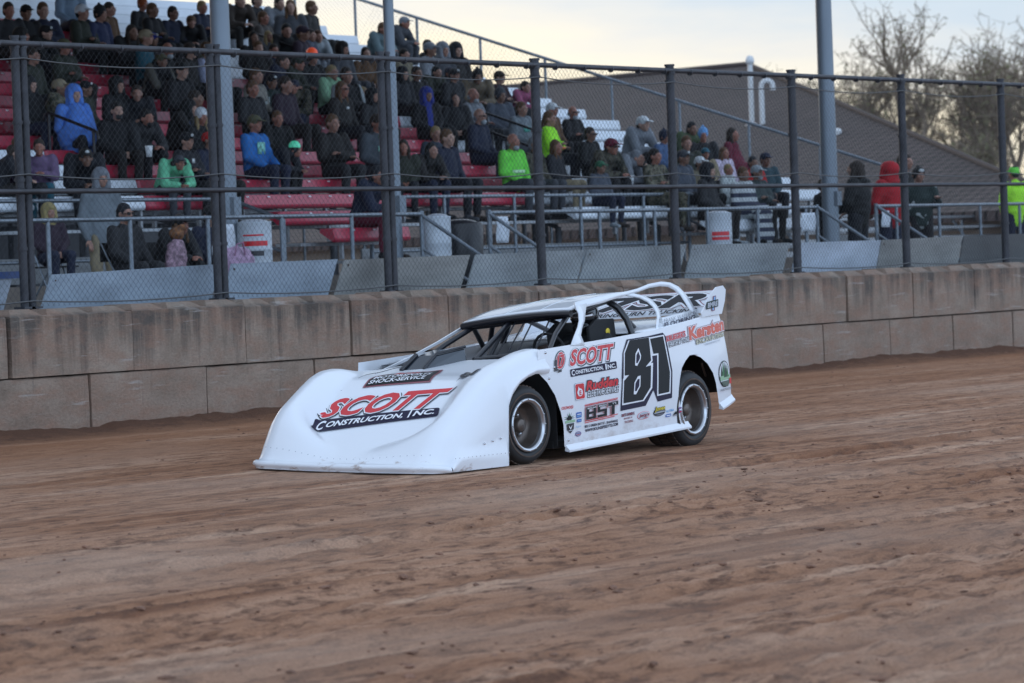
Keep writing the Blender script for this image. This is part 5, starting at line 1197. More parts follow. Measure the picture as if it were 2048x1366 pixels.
# --- things on the head, modelled round the head centre
def headgear():
    H = {}
    b = MB(); ell(b, (0, .022, .045), (.086, .100, .088), 16, 10); ell(b, (0, .055, -.01), (.078, .062, .075)); H['short'] = fuse(b, 'hair_short', .010, 1, .006, 1)
    b = MB(); ell(b, (0, .022, .042), (.088, .100, .090), 16, 10); ell(b, (0, .065, -.04), (.088, .06, .12))
    for sg in (1, -1): cap_pts(b, (.074 * sg, .01, .0), (.085 * sg, -.02, -.20), .034, .028)
    cap_pts(b, (0, .085, -.02), (0, .10, -.24), .075, .06, 12, (1.1, .5)); H['long'] = fuse(b, 'hair_long', .012, 1, .008, 2)
    b = MB(); ell(b, (0, .012, .045), (.089, .110, .078), 16, 10); ell(b, (0, .04, .015), (.086, .085, .05)); cap_pts(b, (0, -.085, .048), (0, -.150, .036), .066, .056, 14, (1, .13)); H['cap'] = fuse(b, 'cap', .0085, 1)
    b = MB(); ell(b, (0, .016, .052), (.090, .108, .088), 16, 10); cap_pts(b, (0, .012, .022), (0, .012, .050), .094, .092, 16, (1, 1.12)); ell(b, (0, .02, .150), (.022, .022, .02)); H['beanie'] = fuse(b, 'beanie', .010, 1, .003, 3)
    b = MB(); ell(b, (0, .045, .020), (.112, .115, .132), 16, 12); ell(b, (0, .02, .070), (.100, .122, .085)); cap_pts(b, (0, .05, -.05), (0, .04, -.16), .105, .125, 14, (1, .8))
    for sg in (1, -1): cap_pts(b, (.080 * sg, -.01, .06), (.075 * sg, -.035, -.10), .034, .045)
    H['hood'] = fuse(b, 'hood', .012, 2, .005, 4)
    b = MB(); cap_pts(b, (0, .012, .036), (0, .012, .056), .0905, .0915, 16, (1, 1.16)); H['band'] = b.mesh('band', PH_MAT)
    b = MB(); ell(b, (0, .05, -.02), (.084, .062, .05)); ell(b, (0, -.058, -.088), (.052, .045, .045)); H['fringe'] = fuse(b, 'hair_fringe', .010, 1, .004, 5)
    b = MB()
    for sg in (1, -1): cap_pts(b, (.088 * sg, .01, -.005), (.108 * sg, .01, -.005), .038, .034, 12)
    b.tube([(.098 * math.cos(a), .012, .03 + .10 * math.sin(a)) for a in [i * math.pi / 12 for i in range(13)]], .010, 6); H['phones'] = b.mesh('headphones', PH_MAT)
    b = MB()
    for sg in (1, -1): b.box((.012 * sg - .0 if sg > 0 else -.058, -.108, -.012), (.058 if sg > 0 else -.012, -.098, .016))
    b.box((-.014, -.107, .004), (.014, -.101, .009)); b.box((-.085, -.104, .004), (-.056, .02, .010)); b.box((.056, -.104, .004), (.085, .02, .010)); H['glasses'] = b.mesh('glasses', PH_MAT)
    b = MB(); ell(b, (0, -.070, -.085), (.054, .040, .040)); H['beard'] = fuse(b, 'beard', .010, 1, .005, 6)
    return H
HG = headgear()
PAL = {'black': (.0050, .0050, .0062), 'dgrey': (.040, .044, .052), 'dgrey2': (.045, .055, .066), 'grey': (.15, .165, .185), 'grey2': (.14, .165, .185), 'lgrey': (.22, .25, .27), 'navy': (.010, .014, .032), 'navygrey': (.028, .038, .055), 'navyplaid': (.016, .022, .06),
       'dolive': (.022, .026, .018), 'olive': (.07, .068, .035), 'brown': (.085, .044, .020), 'brown2': (.058, .050, .045), 'dbrown': (.026, .018, .013), 'rbrown': (.06, .028, .016), 'steel': (.18, .25, .33), 'steel2': (.07, .085, .115), 'steelblue': (.055, .10, .20),
       'dplum': (.022, .012, .022), 'poncho': (.07, .18, .52), 'plum': (.06, .03, .08), 'lilac': (.13, .085, .16), 'teal': (.012, .075, .105), 'lavender': (.24, .26, .36), 'mint': (.13, .45, .26), 'mint2': (.22, .40, .25), 'beige': (.20, .19, .165),
       'blue': (.018, .12, .36), 'jeans': (.10, .15, .22), 'jeansd': (.035, .06, .13), 'cream': (.42, .43, .41), 'ggreen': (.085, .125, .135), 'tan2': (.12, .105, .07), 'tan': (.24, .20, .13), 'maroon': (.10, .008, .022), 'maroond': (.022, .008, .010), 'pink': (.24, .06, .12),
       'slate': (.055, .065, .085), 'furtan': (.11, .085, .055), 'hivis': (.30, .75, .03), 'hivis2': (.36, .78, .04), 'lime': (.13, .56, .06), 'green2': (.05, .075, .035), 'whitepink': (.48, .42, .52), 'whiteb': (.40, .44, .44), 'red': (.35, .012, .012), 'redh': (.32, .008, .014),
       'dgreen': (.035, .05, .05), 'tealgrey': (.022, .05, .062), 'royal': (.018, .03, .19), 'blond': (.21, .155, .075), 'orange': (.22, .05, .012), 'lblue': (.11, .27, .52), 'white': (.5, .53, .55), 'green': (.02, .10, .05), 'skin': (.2, .11, .08), 'yellow': (.22, .18, .08)}
BLACKS = [(.0050, .0050, .0062), (.0075, .0085, .012), (.010, .0085, .0075), (.0042, .0048, .0050), (.014, .0145, .016)]
rb = random.Random(5)
def cloth(n):
    if n == 'black':
        i = rb.randrange(5); return mat('cloth_black_%s' % 'abcde'[i], BLACKS[i], .85, var=.3, scale=6, bump=.2, bscale=26)
    if n == 'camo' or n == 'camodark':
        if 'cloth_' + n in MATS: return MATS['cloth_' + n]
        k = NT('cloth_' + n); g = k.n('ShaderNodeTexCoord').outputs['Object']; f = k.noise(g, 11, 2, .5); s = .55 if n == 'camodark' else 1
        c = k.ramp(f, [(.0, (.028*s, .03*s, .018*s)), (.44, (.075*s, .07*s, .045*s)), (.52, (.15*s, .14*s, .10*s)), (.60, (.045*s, .035*s, .022*s))], 'CONSTANT'); k.l(c, k.p.inputs['Base Color']); k.p.inputs['Roughness'].default_value = .9; return k.m
    if n in ('jersey', 'stripes', 'vest', 'vest2', 'royalblack'):
        if 'cloth_' + n in MATS: return MATS['cloth_' + n]
        k = NT('cloth_' + n); g = k.n('ShaderNodeTexCoord').outputs['Object']; sx = k.n('ShaderNodeSeparateXYZ'); k.l(g, sx.inputs[0])
        if n == 'stripes': f = k.math('GREATER_THAN', k.math('FRACT', k.math('MULTIPLY', sx.outputs[2], 7)), .5); c = k.mix(f, (.40, .43, .44), (.03, .035, .06))
        elif n == 'royalblack': f = k.math('LESS_THAN', k.math('ABSOLUTE', sx.outputs[0]), .055); c = k.mix(f, PAL['black'], PAL['royal'])
        elif n == 'jersey': f = k.math('GREATER_THAN', k.noise(g, 7, 2, .5), .62); c = k.mix(f, (.012, .024, .022), (.30, .34, .34))
        else: f = k.math('GREATER_THAN', k.math('ABSOLUTE', sx.outputs[0]), .19); c = k.mix(f, PAL['black'], (.075, .072, .058) if n == 'vest' else (.24, .27, .28))
        k.l(c, k.p.inputs['Base Color']); k.p.inputs['Roughness'].default_value = .9; return k.m
    return mat('cloth_' + n, PAL[n], .88, var=.22, scale=5, bump=.15, bscale=30)
SKINS = [mat('skin_%s' % n, c, .55, var=.12, scale=14) for n, c in (('fair', (.27, .145, .105)), ('ruddy', (.26, .115, .08)), ('tanned', (.18, .095, .064)), ('pale', (.33, .20, .15)))]
EYE = mat('eye_and_lip', (.05, .028, .024), .5)
glow_o = mat('glow_orange', (.9, .10, .03), .5, emit=.12); refl_g = mat('reflective_green_glow', (.10, .62, .36), .35, emit=.12); logo_w = mat('white_print', (.45, .48, .48), .7)  # faint emission put into the green band in place of reflected light
prp = random.Random(99)
def inst(name, me, mats, parent, loc=(0, 0, 0), rot=(0, 0, 0), sc=1):
    o = bpy.data.objects.new(name, me); COL.objects.link(o); o.parent = parent; o.location = loc; o.rotation_euler = rot
    if sc != 1: o.scale = (sc, sc, sc)
    for i, m_ in enumerate(mats): o.material_slots[i].link = 'OBJECT'; o.material_slots[i].material = m_
    return o
def make_person(x, y, z, s, pose, yaw, top, legs, hw, hc, label):
    standing = pose in 'SBQ'; M = MESH[pose]
    rz = R_(yaw + prp.choice([-26, -12, 0, 0, 8, 18]) + prp.uniform(-5, 5)); root = empty('person', (x, y, z), rz); wd = 1.22 if 'black coat' in label or 'red hoodie' in label else .955; root.scale = (s * wd, s * wd, s)
    tag(root, label, 'person', 'people standing or sitting on the walkway' if label.startswith(('person', 'short', 'tall', 'dark haired person', 'small', 'young')) else 'spectators in the stands')
    sk = prp.choice(SKINS) if hc not in ('skin',) else SKINS[1]
    inst('body', M['body'], [sk, EYE], root)
    jk = inst('jacket', M['jacket'], [cloth(top)], root); inst('trousers', M['trousers'], [cloth(legs)], root)
    for sm_ in M['shoes']: inst('shoe', sm_, [cloth(prp.choice(['black', 'black', 'dgrey', 'lgrey', 'dbrown']))], root)
    h = M['head']; tilt = {'l': .30, 'd': .45, 'p': .35, 'c': .12}.get(pose, .06) * 0
    def hg(name, k, c, sc=1): return inst(name, HG[k], [cloth(c) if isinstance(c, str) else c], root, h, (tilt, 0, 0), sc)
    if hw == 'short': hg('hair', 'short', hc)
    elif hw == 'long': hg('hair', 'long', hc)
    elif hw in ('cap', 'capl'):
        hg('hair', 'long' if hw == 'capl' else 'short', prp.choice(['dbrown', 'black', 'brown']), .97)
        cc = {'royalwhite': 'royal'}.get(hc, hc); o = hg('cap', 'cap', cc, 1.03)
        if hc in ('black', 'royalwhite', 'dgrey') and prp.random() < .7 or hc == 'royalwhite':
            b = MB(); ell(b, (0, -.098, .075), (.03, .014, .02), 10, 6); q = link_mesh('cap_badge', b.mesh('cap_badge', logo_w), o)
    elif hw.startswith('beanie'):
        hg('hair', 'short', 'dbrown', .95); o = hg('beanie', 'beanie', hc if hc in PAL else 'black')
        if hc == 'orangeband': inst('band', HG['band'], [glow_o], o, (0, 0, .012), sc=1.02)
        if hw == 'beanieg': inst('band', HG['band'], [refl_g], o, (0, 0, .012), sc=1.02)
        if hw == 'beanieg2':
            b = MB(); ell(b, (0, -.10, .07), (.04, .016, .03), 10, 6); link_mesh('cap_badge', b.mesh('cap_badge', logo_w), o)
    elif hw in ('hood', 'kidhood'): hg('hair', 'short', 'dbrown', .95); hg('hood', 'hood', hc)
    elif hw == 'headband': hg('hair', 'long', 'blond'); hg('headband', 'band', 'white', 1.06)
    elif hw == 'headphones': hg('hair', 'short', 'black', .97); hg('cap', 'cap', 'dgrey', 1.03); hg('headphones', 'phones', 'black', 1.05)
    elif hw == 'mask': hg('hair', 'short', 'brown')
    elif hw == 'bald': hg('hair', 'fringe', 'grey' if hc == 'grey' else 'lgrey')
    if 'glasses' in label: hg('glasses', 'glasses', 'black')
    if 'bearded' in label: hg('beard', 'beard', 'lgrey' if 'grey' in label else 'black')
    # prints and reflective strips on the chest
    def chest(name, m_, w, hgt, dz=.0, curved=.0):
        c = POSES[pose]['che']; fy = None
        for v in M['jacket'].vertices:
            if abs(v.co.x) < .03 and abs(v.co.z - (c.z + dz)) < .03 and (fy is None or v.co.y < fy): fy = v.co.y
        b = MB(); n_ = 8; vs = []
        for i in range(n_ + 1):
            xx = -w / 2 + w * i / n_; yy = (fy if fy is not None else -.15) - .010 + 1.1 * xx * xx
            vs += [(xx, yy, c.z + dz - hgt / 2), (xx, yy, c.z + dz + hgt / 2)]
        b.add(vs, [(2*i, 2*i+2, 2*i+3, 2*i+1) for i in range(n_)], 0, True); q = b.build(name, m_, jk); sd_ = q.modifiers.new('solid', 'SOLIDIFY'); sd_.thickness = .006
    if top in ('blue',): chest('print', mat('print_multicolour', (.16, .42, .36), .7, var=.8, scale=16), .17, .16, .02)
    if 'teal print' in label: chest('print', mat('print_teal', (.08, .36, .30), .7, var=.5, scale=20), .16, .09)
    if 'blue print' in label: chest('print', mat('print_blue', (.035, .06, .16), .7, var=.5, scale=14), .18, .18)
    if 'green collar' in label: chest('print', mat('print_green_white', (.20, .42, .34), .7, var=.5, scale=18), .16, .07, .0); chest('collar', mat('collar_green', (.06, .42, .06), .7), .07, .05, .15)
    if 'white emblem' in label and top == 'black': chest('print', logo_w, .06, .06, .07)
    if 'white letters' in label: chest('print', logo_w, .07, .035, .06)
    if 'high visibility vest' in label: chest('reflective_strip', mat('strip_orange', (.75, .16, .02), .5), .26, .035, -.12)
    if top == 'lime': chest('reflective_strip', mat('strip_silver', (.40, .62, .38), .4), .28, .05, -.10)
    if 'poncho' in label and top == 'poncho':
        # the poncho hangs over arms and knees
        b = MB(); cap_pts(b, (0, -.02, .52), (0, -.10, .18), .13, .27, 18, (1.15, .95)); cap_pts(b, (0, -.1, .2), (0, -.34, .15), .25, .17, 16, (1.3, .7)); pm = fuse(b, 'poncho', .024, 3, .022, 7); inst('poncho', pm, [cloth('poncho')], root)
    if 'blanket' in label and 'sitting' not in label:
        b = MB(); cap_pts(b, (0, .0, .48), (0, -.02, .15), .16, .26, 18, (1.2, .9)); cap_pts(b, (0, -.1, .16), (0, -.42, .10), .22, .15, 16, (1.3, .7)); cap_pts(b, (0, -.42, .12), (0, -.46, -.28), .14, .15, 14, (1.5, .7)); pm = fuse(b, 'blanket', .026, 3, .022, 9); inst('blanket', pm, [cloth(top)], root)
    return root
PEOPLE = [
(42.96, 38.17, 3.34, 1.044, 'k', -20, 'black', 'black', 'short', 'dbrown', 'spectator in black with pale face, topmost at the left edge of the picture'),
(43.36, 38.17, 3.34, 1.008, 'u', -10, 'black', 'navy', 'cap', 'black', 'spectator in black with a teal striped collar near the top left corner'),
(43.76, 38.17, 3.34, 1.068, 'f', 0, 'navy', 'black', 'short', 'brown', 'bareheaded spectator in dark navy, high in the left corner of the stands'),
(41.63, 36.77, 2.88, 0.964, 'k', 15, 'black', 'black', 'hood', 'black', 'spectator in a black hood just above the tops of the leftmost double fence post'),
(42.68, 37.47, 3.11, 0.973, 'l', -5, 'black', 'black', 'cap', 'black', 'spectator in black cap and jacket just right of the leftmost double post top'),
(44.67, 38.17, 3.34, 1.077, 'f', -10, 'dolive', 'black', 'cap', 'white', 'spectator in a white cap and dark olive jacket high at the left'),
(46.85, 40.27, 4.03, 0.987, 'u', 0, 'steel', 'navy', 'short', 'brown', 'spectator in a pale blue grey jacket cut off by the top edge of the picture'),
(45.07, 38.17, 3.34, 1.075, 'k', 0, 'navyplaid', 'navy', 'beanie', 'black', 'spectator in navy plaid beside the one in a brown coat'),
(46.14, 38.87, 3.57, 0.968, 'k', 25, 'brown', 'navy', 'short', 'dbrown', 'spectator in a brown coat high at the left'),
(41.78, 36.07, 2.65, 1.001, 'f', 10, 'dolive', 'black', 'cap', 'olive', 'spectator in an olive cap whose head touches the top fence rail at the left'),
(40.26, 35.37, 2.42, 1.021, 'k', 0, 'dolive', 'black', 'short', 'dbrown', 'spectator in dark olive just right of the leftmost post, under the top rail'),
(38.59, 33.97, 1.96, 0.944, 'k', 10, 'black', 'navy', 'hood', 'black', 'spectator in a black hood right of the leftmost post, left of the camouflage jacket'),
(39.05, 33.97, 1.96, 0.996, 'c', 10, 'camo', 'camo', 'cap', 'tan', 'spectator in a camouflage jacket and pale cap left of the blue poncho'),
(38.69, 33.27, 1.73, 1.032, 'k', -15, 'poncho', 'black', 'hood', 'poncho', 'spectator in a bright blue hooded poncho at the left'),
(39.74, 33.97, 1.96, 0.907, 'k', 0, 'dolive', 'black', 'cap', 'black', 'spectator with a dark cap half hidden behind the blue poncho'),
(35.16, 31.17, 1.04, 0.883, 'k', 0, 'plum', 'black', 'long', 'brown', 'child with brown hair at the left edge behind the leftmost post'),
(34.76, 31.17, 1.04, 0.88, 'l', 30, 'black', 'black', 'short', 'dbrown', 'spectator in black with a pale scarf, at the left edge above the walkway railing'),
(35.56, 31.17, 1.04, 0.895, 'p', -20, 'lilac', 'teal', 'short', 'dbrown', 'spectator in a lilac sweater looking at a phone, at the left'),
(36.32, 31.17, 1.04, 1.01, 'd', -30, 'black', 'black', 'cap', 'black', 'spectator in black holding a white cup, left of the grey hood'),
(40.42, 33.97, 1.96, 0.979, 'k', 0, 'black', 'black', 'hood', 'black', 'spectator in a pointed black hood, right of the blue poncho'),
(40.83, 33.97, 1.96, 0.994, 'l', -20, 'black', 'black', 'short', 'dbrown', 'dark haired spectator in a black jacket with a white sleeve stripe'),
(38.74, 32.57, 1.5, 0.998, 'k', -25, 'black', 'black', 'short', 'black', 'bearded spectator in black directly right of the blue poncho'),
(39.14, 32.57, 1.5, 1.026, 'l', -15, 'black', 'black', 'short', 'black', 'pale faced spectator in black leaning forward next to the bearded one'),
(40.79, 33.27, 1.73, 0.967, 'l', 0, 'black', 'black', 'hood', 'black', 'spectator in a black hoodie with a blue print on the chest'),
(41.28, 33.27, 1.73, 1.006, 'k', 10, 'camo', 'black', 'short', 'dbrown', 'short haired spectator in camouflage left of the thick left pole'),
(40.53, 32.57, 1.5, 0.917, 'k', -10, 'black', 'black', 'headband', 'white', 'blonde spectator in black with a white headband beside the left pole'),
(38.47, 31.17, 1.04, 0.968, 'f', 0, 'black', 'black', 'cap', 'black', 'spectator in a black cap and jacket with white emblem, above the mint green shirt'),
(38.93, 31.17, 1.04, 0.992, 'k', 0, 'navy', 'black', 'cap', 'red', 'spectator in a red cap half hidden by the thick left pole'),
(43.74, 36.07, 2.65, 0.938, 'l', -5, 'vest', 'black', 'cap', 'olive', 'spectator with olive sleeves, black vest and hat among the red seats at the left'),
(42.71, 34.67, 2.19, 1.075, 'k', 0, 'black', 'black', 'cap', 'black', 'spectator in a black cap beside the olive sleeves'),
(44.78, 37.47, 3.11, 1.068, 'l', -10, 'black', 'black', 'long', 'dbrown', 'long haired spectator in black above the top rail, left of the blue cap'),
(45.18, 37.47, 3.11, 0.928, 'l', -10, 'black', 'black', 'cap', 'royalwhite', 'spectator in a blue and white cap just above the top rail'),
(44.47, 36.77, 2.88, 1.048, 'k', 20, 'teal', 'black', 'cap', 'tan', 'spectator in a teal jacket just above the top rail'),
(44.14, 36.07, 2.65, 1.021, 'k', 0, 'black', 'black', 'bald', 'skin', 'ruddy bald spectator showing just above the top rail'),
(44.67, 36.07, 2.65, 1.03, 'k', 0, 'black', 'black', 'short', 'dbrown', 'spectator in black showing above the top rail, left of the lavender shirt'),
(45.11, 36.07, 2.65, 1.05, 'f', -10, 'lavender', 'black', 'short', 'brown', 'spectator in a pale lavender shirt left of the thick left pole'),
(47.24, 38.87, 3.57, 0.994, 'f', 0, 'black', 'black', 'short', 'brown', 'large spectator in black between two white seats near the top left'),
(48.14, 38.87, 3.57, 0.925, 'l', -15, 'black', 'olive', 'cap', 'brown', 'spectator in a brown cap with a green and yellow sleeve near the left pole'),
(47.74, 38.87, 3.57, 0.959, 'k', 0, 'navy', 'black', 'short', 'dbrown', 'dark haired spectator behind the brown cap near the left pole'),
(49.4, 39.57, 3.8, 0.917, 'f', 0, 'navy', 'black', 'short', 'blond', 'blond spectator in navy at the top, left of the thick left pole'),
(47.82, 39.57, 3.8, 0.916, 'k', 0, 'black', 'black', 'beanie', 'orange', 'spectator in an orange beanie cut off by the top of the picture'),
(38.01, 31.17, 1.04, 0.882, 'd', -20, 'mint', 'dgrey', 'headphones', 'dgrey', 'man in a mint green shirt with headphones over a dark cap'),
(51.14, 40.27, 4.03, 1.066, 'l', -10, 'dbrown', 'black', 'short', 'dbrown', 'spectator in dark brown right behind the thick left pole at the top'),
(51.77, 40.27, 4.03, 0.941, 'k', 0, 'black', 'black', 'short', 'black', 'spectator in black against the sky right of the dark brown one'),
(52.21, 40.27, 4.03, 1.051, 'l', -25, 'grey', 'navy', 'short', 'dbrown', 'spectator in a grey jacket leaning forward against the sky'),
(51.84, 39.57, 3.8, 1.051, 'k', -15, 'dgrey', 'navy', 'long', 'brown', 'spectator with long brown hair in a grey hoodie against the sky'),
(52.41, 39.57, 3.8, 1.056, 'k', -5, 'black', 'black', 'short', 'brown', 'spectator in a black jacket in profile against the sky, end of the highest row'),
(50.16, 38.87, 3.57, 0.954, 'f', 10, 'brown2', 'black', 'short', 'brown', 'smiling spectator in a dull brown top in the white seats, upper left'),
(49.76, 38.17, 3.34, 1.06, 'l', -10, 'black', 'black', 'short', 'black', 'black haired spectator in profile next to the upper black handrail'),
(48.07, 37.47, 3.11, 0.927, 'k', -15, 'black', 'black', 'long', 'black', 'spectator with long black hair in front of the upper white seats'),
(47.28, 36.77, 2.88, 0.931, 'k', -5, 'black', 'black', 'short', 'brown', 'child in black beside the long black haired spectator'),
(49.36, 38.17, 3.34, 0.765, 'k', 10, 'dgrey', 'black', 'long', 'blond', 'blond child behind the upper black handrail'),
(47.68, 36.77, 2.88, 0.894, 'k', 0, 'navy', 'black', 'short', 'dbrown', 'small child under the upper black handrail'),
(50.16, 38.17, 3.34, 0.967, 'l', -5, 'steel2', 'grey', 'short', 'dbrown', 'spectator in a slate blue jacket right of the upper black handrail'),
(50.56, 38.17, 3.34, 0.945, 'l', -10, 'lgrey', 'grey', 'short', 'rbrown', 'curly brown haired spectator in a pale grey sweatshirt'),
(49.36, 37.47, 3.11, 1.086, 'k', 0, 'dplum', 'black', 'cap', 'dplum', 'spectator in a plum cap behind the curly haired one'),
(47.75, 36.07, 2.65, 1.002, 'k', -15, 'black', 'black', 'beanie', 'orangeband', 'spectator in a black beanie with a glowing orange band'),
(49.51, 36.77, 2.88, 0.983, 'k', 10, 'dgrey', 'dgrey', 'hood', 'black', 'spectator in a grey coat with a black hood up, in the upper white seats'),
(46.59, 36.07, 2.65, 1.027, 'l', 0, 'navy', 'black', 'short', 'dbrown', 'spectator in dark blue just below the top rail, right of the left pole'),
(46.99, 36.07, 2.65, 0.992, 'l', 0, 'dolive', 'black', 'cap', 'dolive', 'spectator in dark olive just below the top rail'),
(44.48, 34.67, 2.19, 1.014, 'k', -5, 'beige', 'black', 'mask', 'green', 'spectator in beige with a bright green mitten'),
(44.88, 34.67, 2.19, 0.906, 'f', -10, 'jersey', 'navy', 'cap', 'black', 'spectator in a black cap and a dark jersey with white print'),
(43.49, 33.97, 1.96, 0.992, 'k', -10, 'black', 'black', 'short', 'brown', 'short haired spectator in black close to the thick left pole'),
(44.28, 33.97, 1.96, 1.087, 'k', 0, 'dplum', 'black', 'short', 'dbrown', 'spectator in dark plum behind the two in printed jackets'),
(45.49, 34.67, 2.19, 0.977, 'l', -30, 'camodark', 'navy', 'cap', 'navy', 'spectator in a navy cap and dark camouflage with white patches'),
(47.2, 35.37, 2.42, 0.99, 'c', -20, 'mint2', 'black', 'short', 'blond', 'blond spectator in a pale green jacket, hand at the chin'),
(40.82, 31.87, 1.27, 1.038, 'u', -5, 'blue', 'navy', 'cap', 'olive', 'spectator in a blue hoodie with a colourful print and an olive cap'),
(42.22, 32.57, 1.5, 0.921, 'x', -20, 'black', 'jeans', 'short', 'brown', 'spectator in black with light jeans and one leg over the other'),
(41.22, 31.87, 1.27, 0.845, 'd', 10, 'black', 'black', 'beanieg', 'black', 'spectator in black with a green reflecting band on the cap, near the left pole'),
(46.78, 34.67, 2.19, 1.086, 'f', -10, 'vest2', 'black', 'short', 'dbrown', 'spectator in a black vest with pale grey sleeves'),
(45.68, 33.97, 1.96, 1.033, 'k', -10, 'black', 'black', 'long', 'brown', 'spectator with long brown hair and glasses, in black with small white letters'),
(47.18, 34.67, 2.19, 0.749, 'k', -5, 'cream', 'black', 'long', 'blond', 'blond child in a cream fluffy sweater'),
(46.46, 33.97, 1.96, 0.918, 'k', 0, 'black', 'black', 'hood', 'black', 'spectator in a black hood behind the blond child'),
(43.68, 31.87, 1.27, 1.104, 'k', -10, 'dgrey2', 'dgrey', 'cap', 'dbrown', 'spectator in a dark grey hoodie with a bright green collar'),
(42.63, 31.87, 1.27, 1.076, 'f', -20, 'black', 'black', 'short', 'brown', 'spectator in a black jacket on the red bench, left of the dark grey hoodie'),
(50.16, 36.77, 2.88, 0.908, 'k', -10, 'brown', 'black', 'long', 'dbrown', 'dark haired spectator in a rust brown jacket'),
(53.26, 38.87, 3.57, 0.989, 'l', -5, 'ggreen', 'dgrey', 'short', 'brown', 'spectator in a grey green hoodie against the sky, left of the second pole'),
(54.85, 39.57, 3.8, 0.957, 'l', -15, 'dgrey', 'dgrey', 'cap', 'grey', 'spectator half hidden by the second pole, against the sky, elbow out'),
(51.24, 36.77, 2.88, 0.913, 'k', -10, 'tan2', 'black', 'short', 'black', 'dark haired spectator in drab green right of the second pole'),
(49.22, 35.37, 2.42, 0.937, 'k', -10, 'black', 'black', 'hood', 'black', 'hooded spectator in black right of the second pole, below the top rail'),
(49.62, 35.37, 2.42, 0.965, 'k', -20, 'black', 'black', 'short', 'dbrown', 'spectator in black in profile, second from the second pole below the top rail'),
(50.92, 36.07, 2.65, 0.904, 'l', -10, 'dolive', 'black', 'short', 'black', 'dark haired spectator in dark olive behind the royal blue hood'),
(51.32, 36.07, 2.65, 0.892, 'l', -10, 'dgrey', 'navy', 'cap', 'navy', 'spectator in a navy cap and grey coat right of the royal blue hood'),
(47.9, 33.97, 1.96, 0.966, 'k', -25, 'royalblack', 'black', 'hood', 'royal', 'spectator in a royal blue hood and scarf'),
(52.95, 37.47, 3.11, 0.919, 'f', 0, 'black', 'black', 'short', 'black', 'spectator in black against the sky, left of the grey cap'),
(51.97, 36.77, 2.88, 1.068, 'k', 15, 'grey', 'black', 'cap', 'grey', 'spectator in a pale grey cap against the sky'),
(52.37, 36.77, 2.88, 1.064, 'k', -10, 'dgrey', 'dgrey', 'hood', 'grey', 'spectator in a grey hood right behind the grey cap'),
(52.77, 36.77, 2.88, 1.073, 'k', -10, 'black', 'black', 'hood', 'black', 'spectator in a black hood against the sky, rightmost of the group above the top rail'),
(40.41, 29.77, 0.544, 1.12, 'l', -5, 'navy', 'maroon', 'short', 'black', 'dark haired spectator in navy with red trousers on the lowest red bench'),
(43.36, 31.17, 1.04, 0.896, 'k', -20, 'dolive', 'black', 'long', 'dbrown', 'spectator with long dark hair in profile right of the second pole'),
(43.76, 31.17, 1.04, 0.983, 'l', -15, 'black', 'navy', 'long', 'black', 'spectator with very dark hair turned away, left of the blonde in jeans'),
(45.14, 31.87, 1.27, 0.913, 'k', 0, 'navygrey', 'jeansd', 'short', 'blond', 'short haired blonde in a slate jacket and blue jeans'),
(44.41, 31.17, 1.04, 1.078, 'k', 0, 'navy', 'black', 'short', 'brown', 'spectator in navy right behind the blonde in jeans'),
(50.67, 35.37, 2.42, 0.955, 'k', -10, 'black', 'black', 'cap', 'black', 'spectator in a flat black cap just below the top rail in the middle'),
(51.28, 35.37, 2.42, 1.1, 'l', -15, 'furtan', 'navy', 'beanie', 'black', 'spectator in a pointed black beanie and a tan fur collar'),
(49.19, 33.97, 1.96, 0.981, 'f', -5, 'grey', 'black', 'bald', 'skin', 'bald spectator in a light grey sweater'),
(48.71, 33.97, 1.96, 0.901, 'k', -30, 'black', 'black', 'long', 'black', 'spectator in black with long black hair left of the light grey sweater'),
(47.29, 32.57, 1.5, 1.03, 'k', -5, 'navy', 'navy', 'bald', 'grey', 'bald grey bearded spectator with dark glasses in a navy jacket'),
(52.02, 35.37, 2.42, 0.931, 'f', -5, 'maroond', 'black', 'cap', 'dbrown', 'spectator in a brown cap and dark maroon jacket'),
(52.5, 35.37, 2.42, 0.865, 'l', -20, 'pink', 'black', 'short', 'dbrown', 'child in pink at the top of the middle seats'),
(49.94, 33.97, 1.96, 1.008, 'k', -5, 'slate', 'grey', 'beanie', 'dgrey', 'spectator in a dark grey beanie and slate jacket'),
(49.5, 33.27, 1.73, 0.962, 'k', -10, 'grey2', 'grey', 'short', 'brown', 'spectator in a grey sweatshirt with a teal print'),
(50.37, 33.27, 1.73, 0.958, 'k', 0, 'brown', 'black', 'cap', 'white', 'spectator in a white cap right behind the fence post in the middle'),
(49.25, 32.57, 1.5, 0.995, 'f', 0, 'hivis', 'black', 'short', 'brown', 'spectator in a yellow high visibility vest behind the fence post'),
(46.11, 31.17, 1.04, 1.028, 'k', -5, 'lime', 'dgrey', 'bald', 'skin', 'bald spectator in a lime green jacket'),
(46.69, 31.17, 1.04, 0.973, 'k', 0, 'camodark', 'dgrey', 'short', 'grey', 'spectator in dark camouflage between the lime jacket and the post'),
(47.26, 31.17, 1.04, 0.926, 'k', -5, 'black', 'tan', 'long', 'brown', 'spectator with long brown hair in black, right of the middle post'),
(51.0, 33.27, 1.73, 0.903, 'f', -10, 'black', 'tan', 'bald', 'skin', 'bald spectator with glasses in a black jacket in the white seats'),
(49.31, 31.87, 1.27, 0.941, 'k', -15, 'black', 'black', 'short', 'dbrown', 'spectator in black with sunglasses in profile'),
(48.44, 31.17, 1.04, 1.114, 'l', -10, 'camodark', 'black', 'cap', 'maroon', 'spectator in a dark maroon cap right of the sunglasses'),
(48.84, 31.17, 1.04, 1.05, 'd', -5, 'grey', 'black', 'short', 'grey', 'grey haired spectator raising a hand, above the green cap'),
